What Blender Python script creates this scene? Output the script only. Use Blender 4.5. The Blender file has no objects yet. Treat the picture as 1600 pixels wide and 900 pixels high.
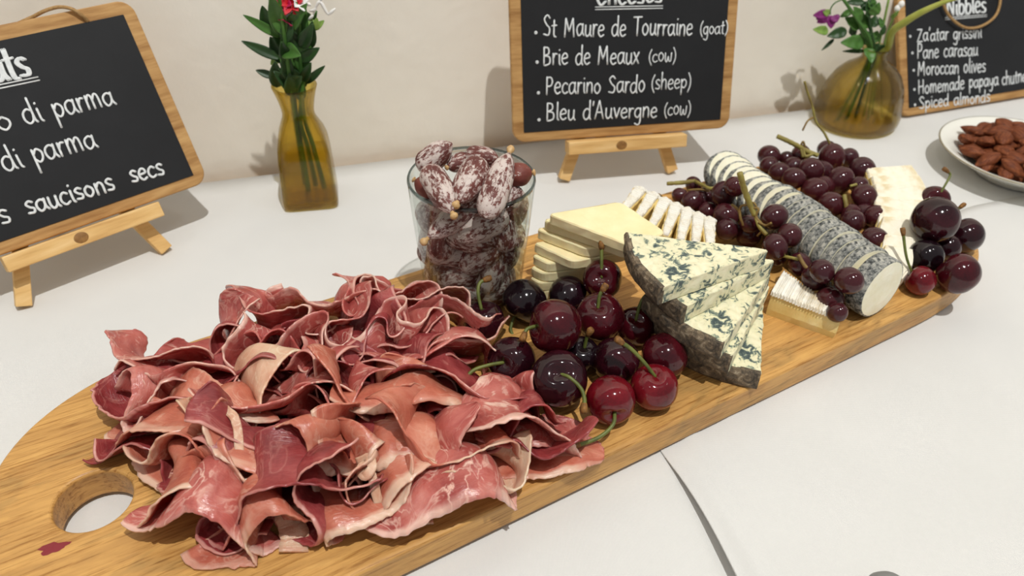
import bpy, bmesh, math, random
import numpy as np
from mathutils import Vector, Matrix, noise

scene = bpy.context.scene
COL = scene.collection
PI = math.pi
noise.seed_set(3)

# ------------------------------------------------------------------ camera
CAM_H = 0.34
FPX = 1215.0
RM = np.array([[0.9996233514856491, 0.016662668421745908, 0.021806206585864712],
               [0.027443672578546366, -0.6069301550208915, -0.794281204462071],
               [0.0, 0.7945804820201561, -0.6071588404961394]])   # rows: right, down, forward
cam_data = bpy.data.cameras.new('camera')
cam = bpy.data.objects.new('camera', cam_data)
COL.objects.link(cam)
m = Matrix.Identity(4)
for i in range(3):
    m[i][0] = RM[0][i]; m[i][1] = -RM[1][i]; m[i][2] = -RM[2][i]
m[2][3] = CAM_H
cam.matrix_world = m
cam_data.sensor_width = 36.0
cam_data.lens = FPX / 1600 * 36
cam_data.clip_start = 0.01
cam_data.dof.use_dof = True
cam_data.dof.focus_distance = 0.42
cam_data.dof.aperture_fstop = 11.0
scene.camera = cam

# ------------------------------------------------------------------ world, lamps, exposure
scene.view_settings.view_transform = 'Standard'
scene.view_settings.look = 'None'
scene.view_settings.exposure = 0.0
scene.view_settings.gamma = 1.0
scene.view_settings.use_curve_mapping = False
scene.cycles.transparent_max_bounces = 24
world = bpy.data.worlds.new('room_light'); scene.world = world
world.use_nodes = True
bg = world.node_tree.nodes['Background']
bg.inputs[0].default_value = (1.0, 0.985, 0.97, 1)
bg.inputs[1].default_value = 0.335


def lamp(name, loc, power, radius, color):
    d = bpy.data.lights.new(name, 'POINT')
    d.energy = power; d.shadow_soft_size = radius; d.color = color
    o = bpy.data.objects.new(name, d); o.location = loc
    COL.objects.link(o)
    return o


lamp('ceiling_downlight', (0.42, -0.38, 2.6), 208, 0.022, (1.0, 0.995, 0.965))
lamp('ceiling_downlight', (1.5, 0.1, 2.6), 16, 0.03, (1.0, 0.99, 0.96))
lamp('ceiling_downlight', (-0.9, -0.9, 2.6), 14, 0.03, (1.0, 0.99, 0.96))


# ------------------------------------------------------------------ pixel measuring helpers (photo pixel -> place in the room)
C0 = np.array([0, 0, CAM_H])


def ray(px, py):
    return RM.T @ np.array([(px - 800) / FPX, (py - 450) / FPX, 1.0])


def U(px, py, z=0.0):
    d = ray(px, py)
    return C0 + d * ((z - CAM_H) / d[2])


def atY(px, py, y):
    d = ray(px, py)
    return C0 + d * (y / d[1])


def atD(px, py, depth):
    return C0 + ray(px, py) * depth


def isect(px, py, p0, n):
    d = ray(px, py)
    return C0 + d * (((p0 - C0) @ n) / (d @ n))


# ------------------------------------------------------------------ materials
def srgb(r, g, b):
    def f(c):
        c /= 255.0
        return c / 12.92 if c <= 0.04045 else ((c + 0.055) / 1.055) ** 2.4
    return (f(r), f(g), f(b), 1)


class NT:
    def __init__(self, name):
        self.m = bpy.data.materials.new(name); self.m.use_nodes = True
        self.t = self.m.node_tree; self.t.nodes.clear()
        self.out = self.n('ShaderNodeOutputMaterial')

    def n(self, typ, **kw):
        x = self.t.nodes.new(typ)
        for k, v in kw.items():
            if k.startswith('i_'):
                x.inputs[int(k[2:])].default_value = v
            else:
                setattr(x, k, v)
        return x

    def l(self, a, b):
        self.t.links.new(a, b)

    def coord(self, scale=(1, 1, 1), kind='Object', rot=(0, 0, 0)):
        c = self.n('ShaderNodeTexCoord'); mp = self.n('ShaderNodeMapping')
        mp.inputs['Scale'].default_value = scale; mp.inputs['Rotation'].default_value = rot
        self.l(c.outputs[kind], mp.inputs[0])
        return mp.outputs[0]

    def noise(self, vec, scale, detail=4, rough=0.55, dist=0.0):
        x = self.n('ShaderNodeTexNoise')
        x.inputs['Scale'].default_value = scale; x.inputs['Detail'].default_value = detail
        x.inputs['Roughness'].default_value = rough; x.inputs['Distortion'].default_value = dist
        if vec is not None: self.l(vec, x.inputs['Vector'])
        return x.outputs['Fac']

    def ramp(self, fac, stops):
        r = self.n('ShaderNodeValToRGB')
        e = r.color_ramp.elements
        while len(e) > 1: e.remove(e[-1])
        e[0].position, e[0].color = stops[0]
        for p, c in stops[1:]:
            k = e.new(p); k.color = c
        self.l(fac, r.inputs[0])
        return r.outputs[0]

    def mix(self, fac, a, b, mode='MIX'):
        x = self.n('ShaderNodeMix', data_type='RGBA', blend_type=mode)
        for s, v in ((x.inputs[0], fac), (x.inputs[6], a), (x.inputs[7], b)):
            if hasattr(v, 'links'): self.l(v, s)
            else: s.default_value = v
        return x.outputs[2]

    def math(self, op, a, b=0.0):
        x = self.n('ShaderNodeMath', operation=op)
        for s, v in ((x.inputs[0], a), (x.inputs[1], b)):
            if hasattr(v, 'links'): self.l(v, s)
            else: s.default_value = v
        return x.outputs[0]

    def bsdf(self, color, rough=0.5, spec=0.5, sss=0.0, sssr=(0.004, 0.0015, 0.001), bump=None, bstr=0.3, bdist=0.001, coat=0.0, metal=0.0, sheen=0.0):
        p = self.n('ShaderNodeBsdfPrincipled')
        for key, v in (('Base Color', color), ('Roughness', rough), ('Specular IOR Level', spec), ('Subsurface Weight', sss), ('Coat Weight', coat), ('Metallic', metal)):
            if hasattr(v, 'links'): self.l(v, p.inputs[key])
            else: p.inputs[key].default_value = v
        if sss:
            p.inputs['Subsurface Radius'].default_value = (1, 0.4, 0.25)
            p.inputs['Subsurface Scale'].default_value = sssr[0]
        if coat: p.inputs['Coat Roughness'].default_value = 0.05
        if bump is not None:
            b = self.n('ShaderNodeBump'); b.inputs['Strength'].default_value = bstr; b.inputs['Distance'].default_value = bdist
            self.l(bump, b.inputs['Height']); self.l(b.outputs[0], p.inputs['Normal'])
        self.l(p.outputs[0], self.out.inputs[0])
        return p


W1 = (1, 1, 1, 1); K1 = (0, 0, 0, 1)


def flat(name, c, rough=0.5, spec=0.5, **kw):
    t = NT(name); t.bsdf(srgb(*c), rough, spec, **kw); return t.m


def noisy(name, stops, scale=60, rough=0.5, spec=0.5, stretch=(1, 1, 1), bstr=0.2, bdist=0.0006, detail=5, dist=0.0, **kw):
    t = NT(name); v = t.coord(stretch); f = t.noise(v, scale, detail, 0.6, dist)
    c = t.ramp(f, [(p, srgb(*q)) for p, q in stops])
    t.bsdf(c, rough, spec, bump=f, bstr=bstr, bdist=bdist, **kw); return t.m


def mat_board():
    t = NT('mango_wood')
    v = t.coord((1, 7, 7)); v2 = t.coord((1, 3.2, 3)); v3 = t.coord((1, 24, 24))
    big = t.noise(v2, 9, 4, 0.55, 1.2)
    mid = t.noise(v, 14, 6, 0.65, 0.6)
    fine = t.noise(v3, 34, 4, 0.7)
    c = t.ramp(mid, [(0.28, srgb(118, 76, 32)), (0.43, srgb(164, 110, 50)), (0.57, srgb(197, 143, 74)), (0.75, srgb(216, 168, 98))])
    st = t.ramp(big, [(0.56, K1), (0.64, (.75, .75, .75, 1)), (0.70, (.2, .2, .2, 1)), (0.78, K1)])
    c = t.mix(st, c, srgb(104, 72, 33))
    fl = t.ramp(fine, [(0.35, K1), (0.5, W1)])
    c = t.mix(0.42, c, t.mix(fl, srgb(118, 76, 34), srgb(222, 178, 110)))
    t.bsdf(c, 0.42, 0.35, bump=fine, bstr=0.15, bdist=0.0004)
    return t.m


def mat_cloth(name, c0, c1):
    t = NT(name)
    v = t.coord((1, 1, 1))
    w1 = t.n('ShaderNodeTexWave', wave_type='BANDS', bands_direction='X'); w1.inputs['Scale'].default_value = 420; w1.inputs['Distortion'].default_value = 1.5
    w2 = t.n('ShaderNodeTexWave', wave_type='BANDS', bands_direction='Y'); w2.inputs['Scale'].default_value = 420; w2.inputs['Distortion'].default_value = 1.5
    t.l(v, w1.inputs[0]); t.l(v, w2.inputs[0])
    h = t.math('ADD', w1.outputs['Fac'], w2.outputs['Fac'])
    big = t.noise(v, 9, 3)
    h2 = t.math('ADD', t.math('MULTIPLY', h, 0.10), t.math('MULTIPLY', big, 3.0))
    c = t.ramp(big, [(0.3, srgb(*c0)), (0.7, srgb(*c1))])
    t.bsdf(c, 0.9, 0.1, bump=h2, bstr=0.35, bdist=0.0014)
    return t.m


def mat_wall():
    t = NT('cream_plaster'); v = t.coord()
    a = t.noise(v, 7, 4); b = t.noise(v, 55, 4)
    h = t.math('ADD', t.math('MULTIPLY', a, 2.0), t.math('MULTIPLY', b, 0.4))
    c = t.ramp(a, [(0.3, srgb(240, 233, 219)), (0.7, srgb(246, 240, 228))])
    t.bsdf(c, 0.8, 0.2, bump=h, bstr=0.35, bdist=0.004)
    return t.m


def mat_thin_glass(name, tint, rough=0.02, refl=1.0, bumpy=0.0, refr=0.0):
    t = NT(name)
    tr = t.n('ShaderNodeBsdfTransparent'); lw = t.n('ShaderNodeLayerWeight'); lw.inputs[0].default_value = 0.5
    edge = tuple(c ** 2.4 for c in tint)
    t.l(t.mix(t.math('POWER', lw.outputs['Facing'], 2.0), (*tint, 1), (*edge, 1)), tr.inputs[0])
    gl = t.n('ShaderNodeBsdfGlossy'); gl.inputs['Roughness'].default_value = rough
    fr = t.n('ShaderNodeLayerWeight'); fr.inputs[0].default_value = 0.5
    if bumpy:
        b = t.n('ShaderNodeBump'); b.inputs['Strength'].default_value = 0.6; b.inputs['Distance'].default_value = bumpy
        t.l(t.noise(t.coord(), 90, 3), b.inputs['Height'])
        t.l(b.outputs[0], gl.inputs['Normal']); t.l(b.outputs[0], fr.inputs['Normal'])
    mx = t.n('ShaderNodeMixShader')
    fac = t.math('ADD', t.math('MULTIPLY', t.math('POWER', fr.outputs['Facing'], 3.5), 0.7 * refl), 0.035 * refl); t.l(fac, mx.inputs[0]); body = tr.outputs[0]
    if refr:
        rf = t.n('ShaderNodeBsdfRefraction'); rf.inputs['IOR'].default_value = 1.33; rf.inputs['Roughness'].default_value = 0.02
        rf.inputs[0].default_value = (*tint, 1)
        m2 = t.n('ShaderNodeMixShader'); m2.inputs[0].default_value = refr
        t.l(tr.outputs[0], m2.inputs[1]); t.l(rf.outputs[0], m2.inputs[2]); body = m2.outputs[0]
    t.l(body, mx.inputs[1]); t.l(gl.outputs[0], mx.inputs[2])
    t.l(mx.outputs[0], t.out.inputs[0])
    return t.m


def mat_ham(name, lean_d, lean_m, lean_l, fat, fatw=0.16, marb=0.5):
    t = NT(name)
    uv = t.n('ShaderNodeTexCoord').outputs['UV']
    info = t.n('ShaderNodeObjectInfo')
    mp = t.n('ShaderNodeMapping'); mp.inputs['Scale'].default_value = (3.0, 1.0, 1)
    t.l(uv, mp.inputs[0])
    cmb = t.n('ShaderNodeCombineXYZ'); t.l(t.math('MULTIPLY', info.outputs['Random'], 40.0), cmb.inputs[2])
    t.l(cmb.outputs[0], mp.inputs['Location'])
    v = mp.outputs[0]
    # lean tone
    a = t.noise(v, 2.2, 5, 0.6, 0.4)
    c = t.ramp(a, [(0.3, srgb(*lean_d)), (0.5, srgb(*lean_m)), (0.72, srgb(*lean_l))])
    # fine muscle fibre
    mp2 = t.n('ShaderNodeMapping'); mp2.inputs['Scale'].default_value = (2.0, 14.0, 1); t.l(v, mp2.inputs[0])
    fb = t.noise(mp2.outputs[0], 3.0, 4, 0.6, 0.8)
    c = t.mix(t.math('MULTIPLY', t.ramp(fb, [(0.5, K1), (0.72, W1)]), 0.22), c, srgb(*lean_l))
    # marbling: thin winding veins of fat
    mb = t.noise(v, 2.6, 3, 0.5, 1.3)
    d = t.math('ABSOLUTE', t.math('SUBTRACT', mb, 0.5))
    vein = t.ramp(d, [(0.0, W1), (0.018, (.55, .55, .55, 1)), (0.045, K1)])
    gate = t.ramp(t.noise(v, 1.3, 2), [(0.42, K1), (0.62, W1)])
    c = t.mix(t.math('MULTIPLY', t.math('MULTIPLY', vein, gate), marb), c, srgb(*fat))
    blob = t.ramp(t.noise(v, 3.1, 4, 0.6, 0.6), [(0.62, K1), (0.70, W1)])
    c = t.mix(t.math('MULTIPLY', blob, marb), c, srgb(*fat))
    # fat rim along one long edge
    sep = t.n('ShaderNodeSeparateXYZ'); t.l(uv, sep.inputs[0])
    e = t.math('ADD', sep.outputs[1], t.math('MULTIPLY', t.math('SUBTRACT', t.noise(v, 2.0, 3), 0.5), fatw * 1.6))
    rim = t.ramp(e, [(1 - fatw, K1), (1 - fatw * 0.6, W1)])
    rgate = t.ramp(t.noise(v, 0.9, 2), [(0.40, K1), (0.55, W1)])
    c = t.mix(t.math('MULTIPLY', t.math('MULTIPLY', rim, rgate), 0.9), c, srgb(*fat))
    rim2 = t.ramp(sep.outputs[1], [(0.012, W1), (0.03, K1)])
    c = t.mix(t.math('MULTIPLY', rim2, 0.25), c, srgb(*fat))
    p = t.bsdf(c, 0.25, 0.55, sss=0.3, sssr=(0.004,), bump=t.math('ADD', fb, t.math('MULTIPLY', t.noise(v, 9.0, 4, 0.6), 1.2)), bstr=0.35, bdist=0.0009)
    return t.m


def mat_bleu():
    t = NT('blue_veined_paste'); v = t.coord()
    a = t.noise(v, 185, 4, 0.6, 0.9); b = t.noise(v, 70, 2, 0.5)
    f = t.math('ADD', a, t.math('MULTIPLY', t.math('SUBTRACT', b, 0.5), 0.55))
    c = t.ramp(f, [(0.30, srgb(62, 74, 76)), (0.385, srgb(98, 110, 104)), (0.425, srgb(150, 158, 136)), (0.475, srgb(222, 216, 180)), (0.7, srgb(236, 230, 198))])
    t.bsdf(c, 0.55, 0.3, sss=0.15, sssr=(0.003,), bump=f, bstr=0.5, bdist=0.0012)
    return t.m


def mat_bleu_rind():
    t = NT('grey_brown_rind'); v = t.coord()
    a = t.noise(v, 160, 6, 0.75, 0.5)
    c = t.ramp(a, [(0.3, srgb(40, 38, 36)), (0.45, srgb(84, 76, 66)), (0.56, srgb(122, 106, 86)), (0.72, srgb(190, 176, 150))])
    t.bsdf(c, 0.8, 0.2, bump=a, bstr=0.8, bdist=0.0015)
    return t.m


def mat_ash():
    t = NT('ash_rind'); v = t.coord()
    a = t.noise(v, 330, 6, 0.75, 0.4); b = t.noise(v, 70, 3)
    f = t.math('ADD', t.math('MULTIPLY', a, 0.8), t.math('MULTIPLY', b, 0.25))
    c = t.ramp(f, [(0.42, srgb(44, 46, 48)), (0.49, srgb(104, 106, 104)), (0.55, srgb(156, 156, 150)), (0.66, srgb(204, 200, 186))])
    t.bsdf(c, 0.85, 0.15, bump=a, bstr=0.7, bdist=0.0015)
    return t.m


def mat_brie_rind():
    t = NT('white_bloomy_rind'); v = t.coord()
    w = t.n('ShaderNodeTexWave', wave_type='BANDS', bands_direction='X'); w.inputs['Scale'].default_value = 120; w.inputs['Distortion'].default_value = 3; w.inputs['Detail'].default_value = 3
    t.l(v, w.inputs[0])
    n = t.noise(v, 120, 4)
    h = t.math('ADD', w.outputs['Fac'], n)
    c = t.ramp(t.noise(v, 45, 4, 0.7), [(0.3, srgb(224, 206, 172)), (0.5, srgb(240, 235, 222)), (0.75, srgb(248, 246, 240))])
    t.bsdf(c, 0.85, 0.15, bump=h, bstr=0.6, bdist=0.0012)
    return t.m


def mat_cherry(name, c0, c1, c2):
    t = NT(name); v = t.coord()
    a = t.noise(v, 45, 3); b = t.noise(v, 700, 2)
    f = t.math('ADD', a, t.math('MULTIPLY', t.math('SUBTRACT', b, 0.5), 0.25))
    c = t.ramp(f, [(0.3, srgb(*c0)), (0.52, srgb(*c1)), (0.75, srgb(*c2))])
    t.bsdf(c, 0.10, 0.5, sss=0.1, sssr=(0.003,))
    return t.m


def mat_grape():
    t = NT('red_grape_skin'); v = t.coord(); info = t.n('ShaderNodeObjectInfo')
    a = t.noise(v, 75, 3, 0.5, 0.3)
    c = t.ramp(a, [(0.3, srgb(36, 12, 15)), (0.5, srgb(66, 20, 25)), (0.72, srgb(96, 38, 42))])
    c = t.mix(t.math('MULTIPLY', info.outputs['Random'], 0.5), c, srgb(48, 20, 28))
    bl = t.ramp(t.noise(v, 110, 5, 0.65), [(0.5, K1), (0.75, W1)])
    c = t.mix(t.math('MULTIPLY', bl, 0.10), c, srgb(130, 108, 122))
    t.bsdf(c, t.ramp(bl, [(0, (.08,) * 3 + (1,)), (1, (.20,) * 3 + (1,))]), 0.5, sss=0.15, sssr=(0.003,))
    return t.m


def mat_sausage(name, base_d, base_l, mould):
    t = NT(name); v = t.coord((1, 1, 0.5)); info = t.n('ShaderNodeObjectInfo')
    a = t.noise(v, 480, 5, 0.75, 0.3); g = t.noise(v, 110, 3)
    c = t.ramp(g, [(0.3, srgb(*base_d)), (0.7, srgb(*base_l))])
    f = t.math('ADD', a, t.math('MULTIPLY', t.math('SUBTRACT', g, 0.5), 0.5))
    f = t.math('ADD', f, t.math('MULTIPLY', t.math('SUBTRACT', info.outputs['Random'], 0.5), 0.08))
    mk = t.ramp(f, [(0.62 - mould, K1), (0.72 - mould, W1)])
    c = t.mix(t.math('MULTIPLY', mk, 0.85), c, srgb(214, 202, 194))
    t.bsdf(c, 0.5, 0.35, bump=a, bstr=0.4, bdist=0.001, sss=0.08, sssr=(0.002,))
    return t.m


def mat_leaf(name, a, b):
    return noisy(name, [(0.3, a), (0.7, b)], 70, 0.45, 0.4, bstr=0.1)


M = {}
M['board'] = mat_board(); M['cloth'] = mat_cloth('white_cotton', (212, 211, 208), (218, 217, 214)); M['cloth2'] = mat_cloth('white_cotton_overlay', (210, 209, 206), (216, 215, 212)); M['wall'] = mat_wall()
M['glass'] = mat_thin_glass('clear_glass', (0.955, 0.97, 0.96), 0.02)
M['glass_rim'] = mat_thin_glass('glass_rim', (0.50, 0.55, 0.55), 0.02)
M['amber'] = mat_thin_glass('amber_glass', (0.93, 0.84, 0.46), 0.03, refr=0.3)
M['amber2'] = mat_thin_glass('seeded_amber_glass', (0.91, 0.84, 0.57), 0.04, refr=0.35, bumpy=0.002)
M['water'] = mat_thin_glass('water', (0.93, 0.90, 0.74), 0.01)
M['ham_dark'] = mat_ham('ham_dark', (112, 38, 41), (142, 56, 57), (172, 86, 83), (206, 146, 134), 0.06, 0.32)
M['ham_mid'] = mat_ham('ham_rose', (144, 60, 57), (172, 84, 78), (198, 114, 103), (224, 180, 164), 0.08, 0.8)
M['ham_peach'] = mat_ham('ham_peach', (166, 82, 65), (192, 110, 88), (208, 138, 114), (226, 190, 166), 0.14, 0.4)
M['ham_marb'] = mat_ham('ham_marbled', (150, 64, 60), (182, 96, 87), (206, 136, 124), (228, 186, 170), 0.13, 0.95)
M['ham_fat'] = mat_ham('ham_fat', (202, 144, 116), (214, 170, 142), (224, 190, 162), (230, 204, 176), 0.3, 0.8)
M['bleu'] = mat_bleu(); M['bleu_rind'] = mat_bleu_rind()
M['ash'] = mat_ash(); M['brie_rind'] = mat_brie_rind(); M['brie_soft'] = noisy('soft_white_rind', [(0.3, (222, 206, 168)), (0.45, (238, 230, 208)), (0.7, (245, 241, 228))], 70, 0.85, 0.15, bstr=0.4, bdist=0.001)
M['goat'] = noisy('goat_cheese_paste', [(0.3, (236, 228, 196)), (0.7, (248, 243, 222))], 90, 0.7, 0.2, bstr=0.35, bdist=0.001, sss=0.1)
M['brie'] = noisy('brie_paste', [(0.3, (216, 184, 108)), (0.55, (230, 204, 136)), (0.8, (238, 220, 166))], 55, 0.45, 0.4, bstr=0.25, bdist=0.0012, sss=0.12)
M['pec'] = noisy('pecorino_paste', [(0.3, (235, 217, 163)), (0.7, (245, 231, 185))], 60, 0.5, 0.35, bstr=0.25, bdist=0.0008, sss=0.15)
M['pec_rind'] = noisy('pecorino_rind', [(0.3, (206, 178, 116)), (0.7, (232, 214, 164))], 120, 0.7, 0.2)
M['ch_black'] = mat_cherry('cherry_black', (14, 6, 10), (22, 9, 15), (36, 14, 22))
M['ch_dark'] = mat_cherry('cherry_dark', (26, 7, 13), (42, 10, 18), (62, 18, 27))
M['ch_mid'] = mat_cherry('cherry_crimson', (44, 7, 14), (66, 11, 20), (88, 22, 30))
M['ch_red'] = mat_cherry('cherry_red', (72, 7, 16), (104, 12, 24), (126, 28, 34))
M['grape'] = mat_grape()
M['saus'] = mat_sausage('saucisson_skin', (88, 42, 38), (124, 70, 62), 0.16)
M['saus_bare'] = mat_sausage('saucisson_bare_skin', (96, 42, 36), (132, 70, 58), 0.0)
M['knot'] = noisy('casing_knot', [(0.3, (176, 134, 82)), (0.7, (214, 180, 128))], 300, 0.5)
M['stem'] = noisy('cherry_stem', [(0.3, (70, 80, 28)), (0.7, (112, 118, 50))], 90, 0.5)
M['stem_tip'] = noisy('stem_tip', [(0.3, (76, 48, 20)), (0.6, (136, 92, 38)), (0.8, (176, 132, 58))], 400, 0.7, bstr=0.6)
M['vine'] = noisy('grape_stalk', [(0.3, (112, 92, 40)), (0.7, (160, 150, 76))], 90, 0.6)
M['twig'] = noisy('dry_twig', [(0.3, (104, 76, 38)), (0.7, (152, 126, 66))], 150, 0.7)
M['frame'] = noisy('sign_wood', [(0.3, (150, 108, 62)), (0.5, (180, 138, 86)), (0.75, (204, 164, 108))], 26, 0.55, 0.25, stretch=(1, 9, 9), bstr=0.15)
M['pine'] = noisy('pine_wood', [(0.3, (206, 160, 98)), (0.5, (224, 182, 118)), (0.75, (236, 200, 142))], 24, 0.5, 0.3, stretch=(1, 9, 9), bstr=0.12)
M['slate'] = noisy('chalkboard_black', [(0.3, (28, 29, 31)), (0.7, (33, 34, 36))], 30, 0.6, 0.3, bstr=0.02)
M['chalk'] = noisy('chalk_pen', [(0.3, (206, 210, 210)), (0.7, (236, 238, 238))], 300, 0.8, 0.1)
M['twine'] = noisy('jute_twine', [(0.3, (146, 112, 70)), (0.7, (184, 150, 104))], 500, 0.9, 0.1, bstr=0.6)
M['pknot'] = noisy('wood_knot', [(0.3, (120, 82, 40)), (0.7, (160, 116, 62))], 220, 0.5)
M['plate'] = flat('glazed_china', (232, 231, 222), 0.2, 0.5)
M['plate_rim'] = flat('plate_rim_line', (150, 140, 116), 0.25)
M['plate_blue'] = flat('plate_blue_motif', (108, 128, 156), 0.25)
M['almond'] = noisy('spiced_almond', [(0.3, (72, 34, 18)), (0.5, (110, 56, 30)), (0.75, (148, 86, 50))], 190, 0.6, 0.25, stretch=(1, 3, 3), bstr=0.6, bdist=0.0008)
M['leaf_d'] = mat_leaf('leaf_dark', (30, 54, 26), (48, 82, 36))
M['leaf_m'] = mat_leaf('leaf_mid', (52, 92, 36), (82, 124, 52))
M['leaf_l'] = mat_leaf('leaf_light', (100, 138, 56), (142, 168, 84))
M['leaf_y'] = mat_leaf('grass_yellow', (138, 148, 54), (172, 172, 84))
M['fl_red'] = flat('petal_red', (196, 24, 40), 0.5); M['fl_mag'] = flat('petal_magenta', (176, 20, 76), 0.5)
M['fl_white'] = flat('petal_white', (238, 236, 232), 0.5); M['fl_pur'] = flat('petal_purple', (122, 24, 104), 0.5)
M['grey'] = flat('grey_rubber', (122, 122, 120), 0.5)
M['floor'] = noisy('floor_oak', [(0.3, (120, 90, 60)), (0.7, (150, 115, 80))], 8, 0.5)
M['stain'] = flat('red_smear', (130, 34, 44), 0.3)


# ------------------------------------------------------------------ object helpers
def obj(name, verts, faces, mat, parent=None, smooth=True, uvs=None, loc=None, rot=None):
    me = bpy.data.meshes.new(name)
    me.from_pydata([tuple(map(float, v)) for v in verts], [], [tuple(f) for f in faces])
    if uvs is not None:
        ul = me.uv_layers.new(name='UVMap')
        for lp in me.loops: ul.data[lp.index].uv = uvs[lp.vertex_index]
    if smooth: me.polygons.foreach_set('use_smooth', [True] * len(me.polygons))
    mats = mat if isinstance(mat, (list, tuple)) else [mat]
    for x in mats: me.materials.append(x)
    me.update()
    o = bpy.data.objects.new(name, me); COL.objects.link(o)
    if parent is not None: o.parent = parent
    if loc is not None: o.location = loc
    if rot is not None: o.rotation_euler = rot
    return o


def from_bm(name, bm, mat, parent=None, smooth=False, loc=None, rot=None):
    me = bpy.data.meshes.new(name); bm.normal_update(); bm.to_mesh(me); bm.free()
    if smooth: me.polygons.foreach_set('use_smooth', [True] * len(me.polygons))
    mats = mat if isinstance(mat, (list, tuple)) else [mat]
    for x in mats: me.materials.append(x)
    o = bpy.data.objects.new(name, me); COL.objects.link(o)
    if parent is not None: o.parent = parent
    if loc is not None: o.location = loc
    if rot is not None: o.rotation_euler = rot
    return o


def tag(o, label, cat, group=None, kind=None):
    o['label'] = label; o['category'] = cat
    if group: o['group'] = group
    if kind: o['kind'] = kind
    return o


def thing(name, label, cat, loc=(0, 0, 0), rz=0.0, group=None):
    o = bpy.data.objects.new(name, None); COL.objects.link(o)
    o.empty_display_size = 0.01
    o.location = tuple(map(float, loc)); o.rotation_euler = (0, 0, rz)
    return tag(o, label, cat, group)


def structure(o):
    o['kind'] = 'structure'; return o


def tube(pts, radii, seg=8, cap=True):
    """swept round tube through pts (world) -> verts, faces"""
    P = np.array(pts, float); n = len(P)
    R = np.full(n, radii) if np.isscalar(radii) else np.array(radii, float)
    T = np.gradient(P, axis=0); T /= np.linalg.norm(T, axis=1)[:, None] + 1e-12
    a = np.array([0, 0, 1.0]) if abs(T[0][2]) < 0.9 else np.array([1.0, 0, 0])
    N = np.cross(T[0], a); N /= np.linalg.norm(N)
    V = []; F = []
    for i in range(n):
        N = N - T[i] * (N @ T[i]); N /= np.linalg.norm(N) + 1e-12
        B = np.cross(T[i], N)
        for k in range(seg):
            th = 2 * PI * k / seg
            V.append(P[i] + R[i] * (math.cos(th) * N + math.sin(th) * B))
    for i in range(n - 1):
        for k in range(seg):
            k2 = (k + 1) % seg
            F.append((i * seg + k, i * seg + k2, (i + 1) * seg + k2, (i + 1) * seg + k))
    if cap:
        F.append(tuple(range(seg - 1, -1, -1))); F.append(tuple((n - 1) * seg + k for k in range(seg)))
    return V, F


def smooth_path(pts, per=6):
    P = [np.array(p, float) for p in pts]
    if len(P) < 3:
        return [P[0] + (P[1] - P[0]) * k / per for k in range(per + 1)]
    out = []
    Q = [2 * P[0] - P[1]] + P + [2 * P[-1] - P[-2]]
    for i in range(1, len(Q) - 2):
        for k in range(per):
            s = k / per
            out.append(0.5 * ((2 * Q[i]) + (-Q[i - 1] + Q[i + 1]) * s + (2 * Q[i - 1] - 5 * Q[i] + 4 * Q[i + 1] - Q[i + 2]) * s * s + (-Q[i - 1] + 3 * Q[i] - 3 * Q[i + 1] + Q[i + 2]) * s ** 3))
    out.append(P[-1])
    return out


def join(parts):
    V = []; F = []
    for v, f in parts:
        o = len(V); V += list(v); F += [tuple(i + o for i in q) for q in f]
    return V, F


def lathe(profile, seg=48, sq=None):
    """profile [(r,z)...] -> verts, faces around z"""
    V = []; F = []
    n = len(profile)
    for r, z in profile:
        for k in range(seg):
            a = 2 * PI * k / seg
            V.append((r * math.cos(a), r * math.sin(a), z))
    for i in range(n - 1):
        for k in range(seg):
            k2 = (k + 1) % seg
            F.append((i * seg + k, i * seg + k2, (i + 1) * seg + k2, (i + 1) * seg + k))
    return V, F


def extrude_outline(name, loops, thick, bevel, mat, parent=None, loc=None, rot=None, res=2):
    """solid plate from closed loops (first outer, others holes); spans z 0..thick"""
    cu = bpy.data.curves.new('outline', 'CURVE'); cu.dimensions = '2D'; cu.fill_mode = 'BOTH'
    for lp in loops:
        s = cu.splines.new('POLY'); s.points.add(len(lp) - 1)
        for p, q in zip(s.points, lp): p.co = (q[0], q[1], 0, 1)
        s.use_cyclic_u = True
    cu.extrude = thick / 2 - bevel; cu.bevel_depth = bevel; cu.bevel_resolution = res
    cu.offset = -bevel
    tmp = bpy.data.objects.new('tmp', cu); COL.objects.link(tmp)
    dg = bpy.context.evaluated_depsgraph_get()
    me = bpy.data.meshes.new_from_object(tmp.evaluated_get(dg))
    bpy.data.objects.remove(tmp)
    me.name = name
    me.transform(Matrix.Translation((0, 0, thick / 2)))
    me.materials.clear(); me.materials.append(mat)
    me.polygons.foreach_set('use_smooth', [False] * len(me.polygons))
    o = bpy.data.objects.new(name, me); COL.objects.link(o)
    if parent is not None: o.parent = parent
    if loc is not None: o.location = loc
    if rot is not None: o.rotation_euler = rot
    return o


def rrect(x0, y0, x1, y1, r, n=8):
    out = []
    for cx, cy, a0 in ((x1 - r, y1 - r, 0), (x0 + r, y1 - r, PI / 2), (x0 + r, y0 + r, PI), (x1 - r, y0 + r, 1.5 * PI)):
        for k in range(n + 1):
            a = a0 + PI / 2 * k / n
            out.append((cx + r * math.cos(a), cy + r * math.sin(a)))
    return out


def box_bm(bm, c, size, mat=None, bevel=0.0, seg=2):
    r = bmesh.ops.create_cube(bm, size=1.0)
    vs = r['verts']
    bmesh.ops.scale(bm, vec=size, verts=vs)
    if bevel:
        es = list({e for v in vs for e in v.link_edges})
        rb = bmesh.ops.bevel(bm, geom=es, offset=bevel, segments=seg, affect='EDGES', profile=0.5)
        vs = list({v for f in rb['faces'] for v in f.verts} | {v for v in vs if v.is_valid})
    if mat is not None: bmesh.ops.transform(bm, matrix=mat, verts=vs)
    bmesh.ops.translate(bm, vec=c, verts=vs)


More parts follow.
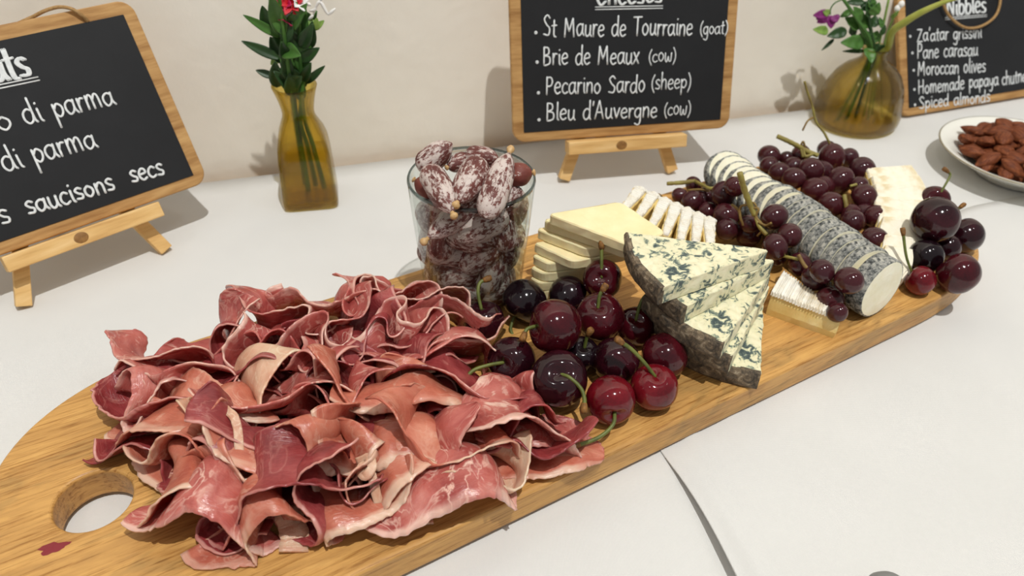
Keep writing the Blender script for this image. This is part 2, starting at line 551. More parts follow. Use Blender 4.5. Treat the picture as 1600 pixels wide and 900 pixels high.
def basis(x, y, z, o=(0, 0, 0)):
    mm = Matrix.Identity(4)
    for i in range(3):
        mm[i][0] = x[i]; mm[i][1] = y[i]; mm[i][2] = z[i]; mm[i][3] = o[i]
    return mm


def unit(v):
    v = np.array(v, float); return v / (np.linalg.norm(v) + 1e-12)


def frame_from_axis(z, hint=(0, 0, 1)):
    z = unit(z); h = np.array(hint, float)
    if abs(z @ unit(h)) > 0.98: h = np.array([1.0, 0.13, 0])
    x = unit(np.cross(h, z)); y = np.cross(z, x)
    return x, y, z


rng = np.random.default_rng(7)
random.seed(7)

# ------------------------------------------------------------------ setting: wall, floor, table cloths
T = 0.0212                                      # top of the serving board
w0 = np.array([-.27, .594]); wd = unit((.585, .189)); wn = np.array([-wd[1], wd[0]])


def quad_slab(name, pts, z0, z1, mat):
    V = [(*p, z0) for p in pts] + [(*p, z1) for p in pts]; n = len(pts)
    F = [tuple(range(n - 1, -1, -1)), tuple(range(n, 2 * n))] + [(i, (i + 1) % n, n + (i + 1) % n, n + i) for i in range(n)]
    return obj(name, V, F, mat, smooth=False)


a = w0 - wd * 2.2; b = w0 + wd * 2.6
structure(quad_slab('wall_back', [a, b, b + wn * .1, a + wn * .1], -0.75, 1.9, M['wall']))
structure(quad_slab('floor', [(-3, -2.2), (3.2, -2.2), (3.2, 2.2), (-3, 2.2)], -0.80, -0.75, M['floor']))
# the table under the cloth
tf = thing('table', 'table hidden under the white tablecloth against the cream wall', 'table', (0, 0, -0.75))
ta = w0 - wd * 1.0 - wn * .012; tb = w0 + wd * 1.35 - wn * .012
tp = [ta - wn * .95, tb - wn * .95, tb, ta]
o = quad_slab('table_top', tp, -0.035, -0.003, M['pine']); o.parent = tf; o.location = (0, 0, .75)
for p in tp:
    cpt = np.mean(tp, axis=0); q = p + (cpt - p) * 0.08
    bm = bmesh.new(); box_bm(bm, (q[0], q[1], .3575), (.05, .05, .715))
    from_bm('leg', bm, M['pine'], tf)


def cloth_mesh():
    """flat cloth over the table, hanging down at the front"""
    V = []; F = []; nu, nv = 60, 40
    L = np.linalg.norm(tb - ta); D = .95
    for j in range(nv + 6):
        for i in range(nu + 1):
            s = i / nu
            if j <= nv:
                p = ta + (tb - ta) * s - wn * D * (1 - j / nv) if False else ta + (tb - ta) * s - wn * D * (j / nv)
                z = 0.0 + 0.0
                V.append((p[0], p[1], z))
            else:
                k = (j - nv) / 5
                wav = .012 * math.sin(s * 60) * k
                p = ta + (tb - ta) * s - wn * (D + .006 + wav + .02 * k)
                V.append((p[0], p[1], -0.006 - .28 * k))
    for j in range(nv + 5):
        for i in range(nu):
            a_ = j * (nu + 1) + i
            F.append((a_, a_ + nu + 1, a_ + nu + 2, a_ + 1))
    return V, F


V, F = cloth_mesh()
o = obj('tablecloth', V, F, M['cloth'])
md = o.modifiers.new('thick', 'SOLIDIFY'); md.thickness = 0.0025; md.offset = -1
tag(o, 'plain white tablecloth covering the whole table up to the wall', 'tablecloth')

# second cloth laid over it at the right, its hemmed edge lifting a little
e0 = U(1004, 668)[:2]; e1 = U(1140, 900)[:2]
ed = unit(e1 - e0)                                       # along the hemmed edge, toward the viewer
E0 = e0 - ed * .004; E1 = U(1507, 326)[:2]; E2 = U(1600, 307)[:2]; E2 = E1 + (E2 - E1) * 4
LEN = .62
V = []; F = []; nu, nv = 70, 60
l1 = np.linalg.norm(E1 - E0); l2 = np.linalg.norm(E2 - E1)
for j in range(nv + 1):
    w = (j / nv) ** 1.7 * (l1 + l2)
    bp = E0 + (E1 - E0) * (w / l1) if w < l1 else E1 + (E2 - E1) * ((w - l1) / l2)
    for i in range(nu + 1):
        s = i / nu * LEN
        near = math.exp(-(w / .012) ** 2)
        lift = .0004 + near * .0075 * max(0, math.sin(min(1, max(0, (s - .03) / .15)) * PI)) + .0018 * math.exp(-((w - .024) / .005) ** 2) + .0010 * math.exp(-((w - .058) / .007) ** 2)
        wob = .003 * math.sin(s * 32) * math.exp(-w / .03)
        p = bp + ed * s + unit(E1 - E0) * wob
        V.append((p[0], p[1], lift))
for j in range(nv):
    for i in range(nu):
        a_ = j * (nu + 1) + i
        F.append((a_, a_ + 1, a_ + nu + 2, a_ + nu + 1))
o = obj('table_runner', V, F, M['cloth2'])
md = o.modifiers.new('thick', 'SOLIDIFY'); md.thickness = 0.0008; md.offset = 1
tag(o, 'white overlay cloth with a folded hem lifting at its edge, front right of the board', 'cloth')

# small grey thing at the bottom edge
p = U(1380, 941)
V, F = lathe([(0.0001, .012), (.005, .0118), (.0085, .0105), (.0105, .007), (.0108, .0035), (.0106, .0)], 32)
o = obj('bottle_cap', V, F, M['grey'], loc=(p[0], p[1], .0023))
tag(o, 'small round grey cap lying on the white cloth at the bottom edge', 'cap')

# ------------------------------------------------------------------ serving board
B0 = np.array([-.046, .213]); bu = np.array([.852, .523]); bu /= np.linalg.norm(bu); bv = np.array([-bu[1], bu[0]])
ANG = math.atan2(bu[1], bu[0])


def bxy(al, pe): return B0 + bu * al + bv * pe


outline = []
for k in range(80):                               # right end
    th = -PI / 2 + PI * k / 79
    c, s = math.cos(th), math.sin(th); n = 2.9
    outline.append((.36 + .14 * abs(c) ** (2 / n), .1 + .1 * math.copysign(abs(s) ** (2 / n), s)))
for k in range(80):                               # left end
    th = PI / 2 + PI * k / 79
    c, s = math.cos(th), math.sin(th); n = 2.4
    outline.append((-.04 - .130 * abs(c) ** (2 / n), .1 + .1 * math.copysign(abs(s) ** (2 / n), s)))
hole = [(-.1212 + .0182 * math.cos(2 * PI * k / 48), .1026 + .0182 * math.sin(2 * PI * k / 48)) for k in range(48)]
o = extrude_outline('serving_board', [outline, hole[::-1]], T - .0022, .0022, M['board'], loc=(B0[0], B0[1], .0022), rot=(0, 0, ANG), res=3)
tag(o, 'long golden brown wooden serving board with rounded ends and a round hole', 'serving board')
# red smear by the hole
p = U(83, 856, T)
V = [(0, 0, .0006)]; F = []
for k in range(24):
    a_ = 2 * PI * k / 24; r_ = .0056 + .0009 * math.sin(3 * a_ + 1) + .0007 * math.sin(5 * a_) + .0004 * math.sin(9 * a_)
    V.append((r_ * math.cos(a_) * 1.1, r_ * math.sin(a_) * .55, 0.0001)); F.append((0, k + 1, (k + 1) % 24 + 1))
o = obj('meat_scrap', V, F, M['stain'], loc=(p[0], p[1], T), rot=(0, 0, ANG * .6))
tag(o, 'tiny dark red smear on the board below the round hole', 'scrap')

# ------------------------------------------------------------------ stroke lettering
GL = {}


def G(ch, adv, *strokes): GL[ch] = (adv, strokes)


G('a', .95, [(.72, .85), (.45, 1), (.12, .8), (.05, .4), (.25, .02), (.55, .15), (.72, .5)], [(.74, 1), (.72, .35), (.9, .02)])
G('b', .9, [(.1, 1.75), (.1, 0)], [(.1, .6), (.35, 1), (.7, .8), (.72, .3), (.4, 0), (.1, .25)])
G('c', .8, [(.68, .85), (.42, 1), (.12, .75), (.08, .3), (.35, 0), (.7, .15)])
G('d', .95, [(.7, .85), (.42, 1), (.1, .75), (.06, .3), (.3, 0), (.6, .15), (.72, .5)], [(.74, 1.75), (.74, .3), (.85, 0)])
G('e', .85, [(.1, .5), (.65, .62), (.6, .92), (.35, 1), (.1, .72), (.08, .3), (.35, 0), (.7, .15)])
G('g', .9, [(.68, .85), (.42, 1), (.1, .75), (.1, .3), (.4, .08), (.66, .4)], [(.7, 1), (.7, -.3), (.45, -.65), (.1, -.5)])
G('h', .9, [(.1, 1.75), (.1, 0)], [(.1, .6), (.35, 1), (.65, .85), (.7, 0)])
G('i', .4, [(.15, 1), (.17, .2), (.28, 0)], [(.15, 1.4), (.17, 1.44)])
G('l', .4, [(.15, 1.75), (.15, .25), (.3, 0)])
G('m', 1.3, [(.1, 1), (.1, 0)], [(.1, .6), (.3, 1), (.52, .85), (.56, 0)], [(.56, .6), (.8, 1), (1.02, .85), (1.08, 0)])
G('n', .9, [(.1, 1), (.1, 0)], [(.1, .6), (.38, 1), (.66, .82), (.7, 0)])
G('o', .9, [(.4, 1), (.12, .75), (.1, .3), (.4, 0), (.7, .3), (.7, .7), (.4, 1)])
G('p', .9, [(.1, 1), (.12, -.7)], [(.1, .6), (.4, 1), (.72, .75), (.68, .3), (.4, .05), (.12, .3)])
G('r', .65, [(.1, 1), (.12, 0)], [(.12, .55), (.3, .95), (.55, .95)])
G('s', .75, [(.6, .88), (.35, 1), (.1, .8), (.3, .52), (.58, .35), (.5, .05), (.08, .08)])
G('t', .65, [(.28, 1.5), (.26, .2), (.5, 0)], [(.02, 1), (.55, 1.04)])
G('u', .9, [(.1, 1), (.1, .3), (.32, 0), (.62, .3), (.68, 1)], [(.68, 1), (.68, .25), (.82, 0)])
G('v', .8, [(.05, 1), (.35, 0)], [(.35, 0), (.68, 1)])
G('w', 1.1, [(.08, 1), (.1, .2), (.3, 0), (.5, .6)], [(.5, .6), (.6, .1), (.85, .1), (.95, 1)])
G('x', .8, [(.05, 1), (.65, 0)], [(.65, 1), (.05, 0)])
G('y', .85, [(.08, 1), (.12, .4), (.4, .2), (.66, .6)], [(.68, 1), (.6, -.3), (.35, -.65), (.1, -.5)])
G('S', 1.0, [(.8, 1.45), (.5, 1.7), (.15, 1.4), (.4, .95), (.78, .6), (.65, .08), (.1, .15)])
G('M', 1.45, [(.1, 0), (.2, 1.7)], [(.2, 1.7), (.62, .5)], [(.62, .5), (1.05, 1.7)], [(1.05, 1.7), (1.2, 0)])
G('T', 1.05, [(.5, 1.65), (.5, 0)], [(.02, 1.65), (1.0, 1.68)])
G('B', 1.05, [(.12, 1.7), (.12, 0)], [(.12, 1.7), (.6, 1.6), (.65, 1.1), (.15, .9)], [(.15, .9), (.75, .75), (.8, .2), (.4, 0), (.12, 0)])
G('P', 1.0, [(.15, 1.7), (.15, 0)], [(.15, 1.65), (.6, 1.65), (.78, 1.25), (.6, .85), (.15, .8)])
G('A', 1.15, [(.05, 0), (.5, 1.7)], [(.5, 1.7), (.98, 0)], [(.2, .6), (.8, .6)])
G('Z', 1.05, [(.08, 1.65), (.85, 1.65)], [(.85, 1.65), (.08, 0)], [(.08, 0), (.92, .02)])
G('H', 1.15, [(.12, 1.7), (.12, 0)], [(.9, 1.7), (.9, 0)], [(.12, .85), (.9, .9)])
G('N', 1.15, [(.12, 0), (.12, 1.7)], [(.12, 1.7), (.9, 0)], [(.9, 0), (.9, 1.7)])
G('C', 1.05, [(.85, 1.4), (.5, 1.7), (.12, 1.25), (.1, .5), (.45, 0), (.88, .25)])
G('(', .5, [(.4, 1.6), (.12, 1.0), (.12, .3), (.4, -.35)])
G(')', .5, [(.08, 1.6), (.36, 1.0), (.36, .3), (.08, -.35)])
G("'", .3, [(.15, 1.75), (.1, 1.35)])
G(' ', .75)
G('*', .4, [(.12, .72), (.2, .8), (.12, .88), (.06, .8), (.12, .72)])


def text_width(s): return sum(GL[c][0] for c in s)


def stroke_mesh(paths, w, sign, lift):
    """flat-topped chalk strokes lying on a sign plane; paths in (u, up) metres"""
    parts = []
    for p in paths:
        pts = [sign['o'] + sign['u'] * q[0] + sign['up'] * q[1] + sign['n'] * lift for q in p]
        V, F = tube(pts, w / 2, 8)
        V = [v - sign['n'] * ((v - sign['o']) @ sign['n'] - lift) * .7 for v in V]
        parts.append((V, F))
        for q in (pts[0], pts[-1]):                  # round ends
            sv = []; sf = []
            for i in range(4):
                ph = -PI / 2 + PI * (i + .5) / 4
                for k in range(8):
                    th = 2 * PI * k / 8
                    sv.append(q + w / 2 * (math.cos(ph) * (math.cos(th) * sign['u'] + math.sin(th) * sign['up'])) + sign['n'] * math.sin(ph) * w * .15)
            for i in range(3):
                for k in range(8):
                    sf.append((i * 8 + k, i * 8 + (k + 1) % 8, i * 8 + 8 + (k + 1) % 8, i * 8 + 8 + k))
            parts.append((sv, sf))
    return join(parts)


def write(sign, parent, text, p0, p1, w=.0011, xh=None, bullet=None, double=False, name='lettering'):
    """text running along the board from pixel p0 to p1 (ends of its base line)"""
    def uv(px):
        X = isect(px[0], px[1], sign['o'], sign['n']) - sign['o']
        return np.array([X @ sign['u'], X @ sign['up']])
    A, B = uv(p0), uv(p1)
    d = B - A; Lw = np.linalg.norm(d); ex = d / Lw; ey = np.array([-ex[1], ex[0]])
    sx = Lw / (text_width(text) - .1)
    sy = xh if xh else sx
    paths = []; x = 0
    r_ = random.Random(text)
    for chh in text:
        adv, st = GL[chh]
        jy = r_.uniform(-.06, .06); js = r_.uniform(.94, 1.06)
        for s in st:
            pp = smooth_path([A + ex * (x + q[0] * .96) * sx + ey * (q[1] * js + jy) * sy for q in s], 5)
            paths.append(pp)
            if double: paths.append([q + np.array([w * .8, 0]) for q in pp])
        x += adv
    if bullet is not None:
        c = uv(bullet); rr = .0008
        paths.append([c + rr * np.array([math.cos(k * PI / 4), math.sin(k * PI / 4)]) for k in range(9)])
    V, F = stroke_mesh(paths, w, sign, sign['face'])
    mi = parent.matrix_world.inverted() if False else None
    return obj(name, [sign['inv'] @ Vector(v) for v in V], F, M['chalk'], parent)


def under(sign, parent, p0, p1, w, gap):
    def uv(px):
        X = isect(px[0], px[1], sign['o'], sign['n']) - sign['o']
        return np.array([X @ sign['u'], X @ sign['up']])
    A, B = uv(p0), uv(p1)
    V, F = stroke_mesh([[A, B], [A + (0, -gap), B + (0, -gap)]], w, sign, sign['face'])
    return obj('underline', [sign['inv'] @ Vector(v) for v in V], F, M['chalk'], parent)


def make_sign(base, ang, tau, label, thick=.006, lo=.041, hi=.1785, hw=.0965, cu=.0008):
    u_ = np.array([math.cos(ang), math.sin(ang), 0]); bk = np.array([-math.sin(ang), math.cos(ang), 0])
    up_ = math.cos(tau) * np.array([0, 0, 1.]) + math.sin(tau) * bk
    n_ = np.cross(u_, up_)
    o_ = np.array(base, float)
    mw = basis(u_, up_, n_, o_)
    root = thing('chalkboard_sign', label, 'chalkboard')
    root.matrix_world = mw
    fr = extrude_outline('wooden_frame', [rrect(cu - hw, lo, cu + hw, hi, .0105)], thick, .0012, M['frame'], root, loc=(0, 0, -thick))
    pn = extrude_outline('black_panel', [rrect(cu - hw + .009, lo + .008, cu + hw - .009, hi - .0095, .0004, 2)], .0006, .0001, M['slate'], root, loc=(0, 0, -.0001))
    sg = dict(o=o_, u=u_, up=up_, n=n_, face=.0007, inv=mw.inverted(), thick=thick)
    return root, pn, sg


def make_easel(sg, label, knot=0.0):
    """small pine easel: two splayed front legs, ledge bar, back strut"""
    o_, u_, up_, n_ = sg['o'], sg['u'], sg['up'], sg['n']
    th = sg['thick']
    root = thing('tabletop_easel', label, 'easel')
    root.matrix_world = basis(u_, up_, n_, o_)
    inv = sg['inv']
    dz = -th - .0042
    for s in (-1, 1):
        a_ = np.array([s * .0500, .0040, dz]); b_ = np.array([s * .006, .122, dz])
        d_ = unit(b_ - a_); L_ = np.linalg.norm(b_ - a_)
        x_ = unit(np.cross(d_, (0, 0, 1)))
        bm = bmesh.new()
        box_bm(bm, ((a_ + b_) / 2), (L_, .0098, .0078), basis(d_, -x_, (0, 0, 1)), .0007)
        from_bm('front_leg', bm, M['pine'], root)
    bm = bmesh.new()
    box_bm(bm, (.0025, .0345, -th + .0075 + .0002), (.105, .0108, .0145), None, .0008)
    bar = from_bm('ledge_bar', bm, M['pine'], root)
    V, F = lathe([(0.0001, .0003), (.004, .0003), (.0055, .0)], 24)
    kn = obj('knot', V, F, M['pknot'], bar, loc=(knot, .0345, -th + .0148)); kn.scale = (1, .8, 1)
    # back strut from apex to the table
    apex = inv @ Vector(o_ + up_ * .115 - n_ * (th + .013))
    foot_w = o_ + up_ * .115 - n_ * (th + .013); foot_w = foot_w + unit([-n_[0], -n_[1], 0]) * .022; foot_w[2] = .004
    ft = inv @ Vector(foot_w)
    a_, b_ = np.array(ft), np.array(apex)
    d_ = unit(b_ - a_); L_ = np.linalg.norm(b_ - a_); x_ = np.array([1.0, 0, 0]); y_ = np.cross(d_, x_) * -1
    bm = bmesh.new(); box_bm(bm, (a_ + b_) / 2, (.009, L_, .007), basis(x_, d_, np.cross(x_, d_)), .0006)
    from_bm('back_leg', bm, M['pine'], root)
    return root


def local_tube(sg, pts, r, name, mat, parent, seg=8):
    V, F = tube(smooth_path(pts, 8), r, seg)
    return obj(name, [sg['inv'] @ Vector(v) for v in V], F, mat, parent)


s1 = np.array([*((U(50, 490) + U(258, 396)) / 2)[:2], 0]); s2 = np.array([*((U(888, 287) + U(1047, 277)) / 2)[:2], 0])
n1 = np.array([0.62721138, -0.62721138, 0.46174861]); n2 = np.array([0.20035004, -0.94257282, 0.26723838])
r1, p1, g1 = make_sign(s1 + n1 * .006, math.radians(45), math.radians(27.5), 'black chalkboard listing the meats, wooden frame, on an easel at the left')
write(g1, p1, 'Meats', (-72, 142), (48, 118.5), .0019, .0125, double=True)
under(g1, p1, (-70, 147), (59, 120.5), .0009, .0022)
write(g1, p1, 'Prosciutto', (-215, 247), (22, 201), .0015, .0086)
write(g1, p1, 'di', (41, 195), (69, 188), .0015, .0088); write(g1, p1, 'parma', (87, 184), (181, 163), .0015, .0088)
write(g1, p1, 'di', (9, 269), (38, 260), .0015, .0088); write(g1, p1, 'parma', (55, 255), (153, 230), .0015, .0088)
write(g1, p1, 's', (3, 351), (19, 346), .0016, .0086); write(g1, p1, 'saucisons', (45, 336), (181, 296), .0017, .0078); write(g1, p1, 'secs', (206, 285), (258, 273), .0017, .0078)


def spx(sg, px, py, lift=0.0):
    return isect(px, py, sg['o'] + sg['n'] * lift, sg['n'])


local_tube(g1, [spx(g1, 137, 33, .0), spx(g1, 128, 24, .003), spx(g1, 112, 14, .003), spx(g1, 92, 11, .001), spx(g1, 70, 17, -.002), spx(g1, 50, 27, -.008), spx(g1, 30, 36, -.009)], .0013, 'twine_loop', M['twine'], r1)
make_easel(g1, 'small pine easel with a knot in its ledge, holding the meats chalkboard', -.002)

r2, p2, g2 = make_sign(s2 + n2 * .006, math.radians(12), math.radians(15.5), 'black chalkboard listing the cheeses, wooden frame, on an easel by the wall')
write(g2, p2, 'Cheeses', (930, 9), (1033, 4), .0013, .0108, double=True)
under(g2, p2, (930, 11), (1035, 9), .0008, .0019)
write(g2, p2, 'St Maure de Tourraine', (848, 57), (1081, 55), .0013, .0088, (837, 51)); write(g2, p2, '(goat)', (1093, 54), (1136, 52), .0010, .0062)
write(g2, p2, 'Brie de Meaux', (848, 102), (998, 99), .0013, .0086, (839, 97)); write(g2, p2, '(cow)', (1013, 97), (1055, 95), .0010, .0066)
write(g2, p2, 'Pecarino Sardo', (852, 147), (1007, 144), .0013, .0086, (841, 145)); write(g2, p2, '(sheep)', (1017, 140), (1078, 138), .0011, .0078)
write(g2, p2, "Bleu d'Auvergne", (853, 188), (1026, 183), .0013, .0086, (842, 187)); write(g2, p2, '(cow)', (1037, 180), (1078, 178), .0010, .0070)
make_easel(g2, 'small pine easel holding the cheeses chalkboard near the wall', -.004)

b3 = (U(1412, 187) + U(1600, 155)) / 2
a3 = math.radians(21.5)
tau3 = math.radians(27)
u3 = np.array([math.cos(a3), math.sin(a3), 0])
bl = U(1411, 187)
r3, p3, g3 = make_sign(np.array([*(bl + u3 * .0940)[:2], .0030]), a3, tau3, 'black chalkboard listing nibbles, wooden frame, leaning by the wall at the right', lo=0.0, hi=.1375, cu=0.0)
write(g3, p3, 'Nibbles', (1478, 25), (1539, 19), .0015, .0105, double=True)
under(g3, p3, (1476, 28), (1541, 23), .0008, .0018)
write(g3, p3, "Za'atar grissini", (1432, 65), (1533, 59), .0014, .0076, (1421.5, 57))
write(g3, p3, 'Pane carasau', (1432, 92), (1527, 87), .0014, .0082, (1425, 83))
write(g3, p3, 'Moroccan olives', (1433, 118), (1539, 112), .0014, .0082, (1427, 110))
write(g3, p3, 'Homemade papaya', (1434, 147), (1559, 133), .0014, .0080, (1428, 140)); write(g3, p3, 'chutney', (1565, 133), (1609, 126), .0014, .0080)
write(g3, p3, 'Spiced almonds', (1435, 170), (1546, 159), .0014, .0074, (1429, 164))
local_tube(g3, [spx(g3, 1463, -60, .002), spx(g3, 1466, -20, .004), spx(g3, 1473, 5, .005), spx(g3, 1486, 28, .005), spx(g3, 1508, 43, .005), spx(g3, 1533, 41, .005), spx(g3, 1555, 25, .005), spx(g3, 1563, 0, .004), spx(g3, 1560, -30, .003), spx(g3, 1555, -60, .002)], .0014, 'twine_loop', M['twine'], r3)

# ------------------------------------------------------------------ left amber vase (square foot, round lip)
def sq_section(r, k, n=48, ang=0.0):
    """rounded-square ring of half-width r; k=0 square .. 1 circle"""
    p = 2 + 7 * (1 - k)
    out = []
    for i in range(n):
        a_ = 2 * PI * i / n
        c, s = math.cos(a_), math.sin(a_)
        rr = r / (abs(c) ** p + abs(s) ** p) ** (1 / p)
        out.append((rr * math.cos(a_ + ang), rr * math.sin(a_ + ang)))
    return out


def loft(rings):
    V = []; F = []; n = len(rings[0][0])
    for pts, z in rings: V += [(x, y, z) for x, y in pts]
    for i in range(len(rings) - 1):
        for k in range(n):
            k2 = (k + 1) % n
            F.append((i * n + k, i * n + k2, (i + 1) * n + k2, (i + 1) * n + k))
    return V, F, n


VL = np.array([-.1705, .5625]); VANG = math.radians(12.5)
prof = [(.0208, 0.0, .0), (.0222, .0012, .0), (.0222, .006, .0), (.0214, .025, .0), (.0206, .042, .05), (.0196, .052, .2), (.0176, .060, .5), (.0148, .068, .85), (.0128, .0735, 1), (.0122, .077, 1), (.0126, .081, 1), (.0140, .088, 1), (.0160, .095, 1), (.0172, .0985, 1)]
outer = [(sq_section(r, k), z) for r, z, k in prof]
inner = [(sq_section(max(r - .0022, .002), k), max(z, .005)) for r, z, k in prof[::-1]]
V, F, n = loft(outer + [(sq_section(.0170, 1), .0993)] + [(sq_section(.0156, 1), .0990)] + inner)
F.append(tuple(range(n - 1, -1, -1))); L_ = len(V) - n; F.append(tuple(L_ + k for k in range(n)))
o = obj('amber_vase', V, F, M['amber'], loc=(*VL, 0.0005), rot=(0, 0, VANG))
tag(o, 'square amber glass vase with flared lip and red flowers, left of the salami glass', 'vase')
wr = [(sq_section(max(r - .0025, .002), k), max(z, .0055)) for r, z, k in prof if z <= .043]
V, F, n = loft(wr); F.append(tuple(range(n - 1, -1, -1))); L_ = len(V) - n; F.append(tuple(L_ + k for k in range(n)))
o = obj('water', V, F, M['water'], loc=(*VL, 0.0005), rot=(0, 0, VANG))
tag(o, 'water half filling the square amber vase', 'water')

# right amber vase: squat bottle of seeded glass
VR = np.array([.3435, .7385])
prof = [(.0355, 0), (.0405, .0012), (.0432, .005), (.0440, .010), (.0434, .018), (.0412, .030), (.0378, .041), (.0325, .051), (.0250, .0585), (.0170, .0635), (.0128, .067), (.0122, .071), (.0136, .0755), (.0146, .0775)]
pr = [(0.0001, 0.0)] + prof + [(.0140, .0782), (.0126, .0772)] + [(max(r - .002, .002), max(z, .0035)) for r, z in prof[::-1]][1:] + [(0.0001, .0035)]
V, F = lathe(pr, 64)
o = obj('amber_bottle_vase', V, F, M['amber2'], loc=(*VR, 0.0005), rot=(0, 0, .6)); o.scale = (1.0, .92, 1)
tag(o, 'squat bulging amber glass bottle vase with greenery beside the nibbles chalkboard', 'vase')


# ------------------------------------------------------------------ foliage
def leaf_mesh(base, tip, width, curl=0.0, normal=(0, -1, 0.35), nu=14, nv=6, wave=0.0, shape=1.0):
    base = np.array(base); tip = np.array(tip); d = tip - base; L_ = np.linalg.norm(d); d = d / L_
    n_ = np.array(normal, float); n_ -= d * (n_ @ d); n_ = unit(n_); s = np.cross(d, n_)
    V = []; F = []
    for i in range(nu + 1):
        t = i / nu
        w = width / 2 * (math.sin(PI * min(1, t ** (.75 * shape))) ** .8 + .04)
        c = base + d * L_ * t + n_ * (curl * L_ * (math.sin(PI * t) * .6 - .0))
        for j in range(nv + 1):
            q = (j / nv - .5) * 2
            V.append(c + s * w * q + n_ * (w * .35 * abs(q) + wave * math.sin(t * 18 + q * 2) * w))
    for i in range(nu):
        for j in range(nv):
            a_ = i * (nv + 1) + j
            F.append((a_, a_ + 1, a_ + nv + 2, a_ + nv + 1))
    return V, F


def add_leaf(parent, base, tip, width, mat, name='leaf', **kw):
    V, F = leaf_mesh(base, tip, width, **kw)
    o = obj(name, V, F, mat, parent)
    md = o.modifiers.new('thick', 'SOLIDIFY'); md.thickness = .0005
    return o


def petal_group(name, parent, c, n, L_, w, mat, d0, spread, seed):
    r_ = np.random.default_rng(seed)
    x, y, z = frame_from_axis(d0)
    for k in range(n):
        a_ = 2 * PI * k / n + r_.uniform(-.2, .2)
        d = unit(z * math.cos(spread) + (x * math.cos(a_) + y * math.sin(a_)) * math.sin(spread))
        add_leaf(parent, c, c + d * L_ * r_.uniform(.85, 1.1), w, mat, name, normal=z, curl=.12, nu=8, nv=4, wave=.15)


YL = VL[1]


def lp(cx, cy, dy=0.0):              # bouquet crop (x6.43 from 370,0) -> place at the vase
    return atY(370 + cx / 6.43, cy / 6.43, YL + dy)


stems = [
    dict(foot=(457, 320, .008), neck=(470, 150, -.004), top=(440, 24, -.008), leaves=[((440, 370), (65, 150), 62, 'leaf_m', -.006), ((330, 320), (255, 60), 90, 'leaf_d', -.002), ((455, 350), (345, -40), 118, 'leaf_m', -.010), ((480, 640), (335, 370), 110, 'leaf_d', .002), ((370, 770), (190, 705), 56, 'leaf_d', .0)],
         label='flower stem with long slim leaves pointing left in the square amber vase'),
    dict(foot=(500, 294, .002), neck=(484, 155, .002), top=(468, 45, .0), leaves=[((490, 330), (705, 35), 92, 'leaf_m', -.004), ((620, 430), (690, 70), 86, 'leaf_m', .004), ((640, 480), (765, 240), 92, 'leaf_d', -.004), ((470, 500), (640, 560), 120, 'leaf_m', -.014), ((690, 840), (885, 660), 52, 'leaf_d', .0)],
         label='flower stem with broad leaves and red blossom in the square amber vase'),
    dict(foot=(470, 315, -.004), neck=(466, 150, .006), top=(455, 70, .006), leaves=[((440, 590), (48, 412), 74, 'leaf_d', -.004), ((540, 700), (470, 540), 110, 'leaf_d', .004), ((400, 880), (385, 620), 100, 'leaf_d', -.004), ((430, 560), (340, 650), 60, 'leaf_l', .006), ((520, 480), (545, 330), 80, 'leaf_d', .006)],
         label='flower stem with dark leaves, one long leaf pointing left, in the square amber vase'),
    dict(foot=(480, 312, .006), neck=(480, 140, -.002), top=(487, 60, .006), leaves=[((660, 820), (745, 630), 70, 'leaf_d', -.004), ((630, 780), (600, 590), 64, 'leaf_m', .004), ((660, 760), (690, 620), 56, 'leaf_m', .004), ((560, 850), (650, 770), 100, 'leaf_d', -.010), ((765, 300), (735, 160), 46, 'leaf_l', .004), ((790, 300), (805, 180), 50, 'leaf_l', .0), ((770, 300), (878, 205), 44, 'leaf_l', .002)],
         label='flower stem with short leaves and white wisps at the right of the square amber vase'),
]
SR = []
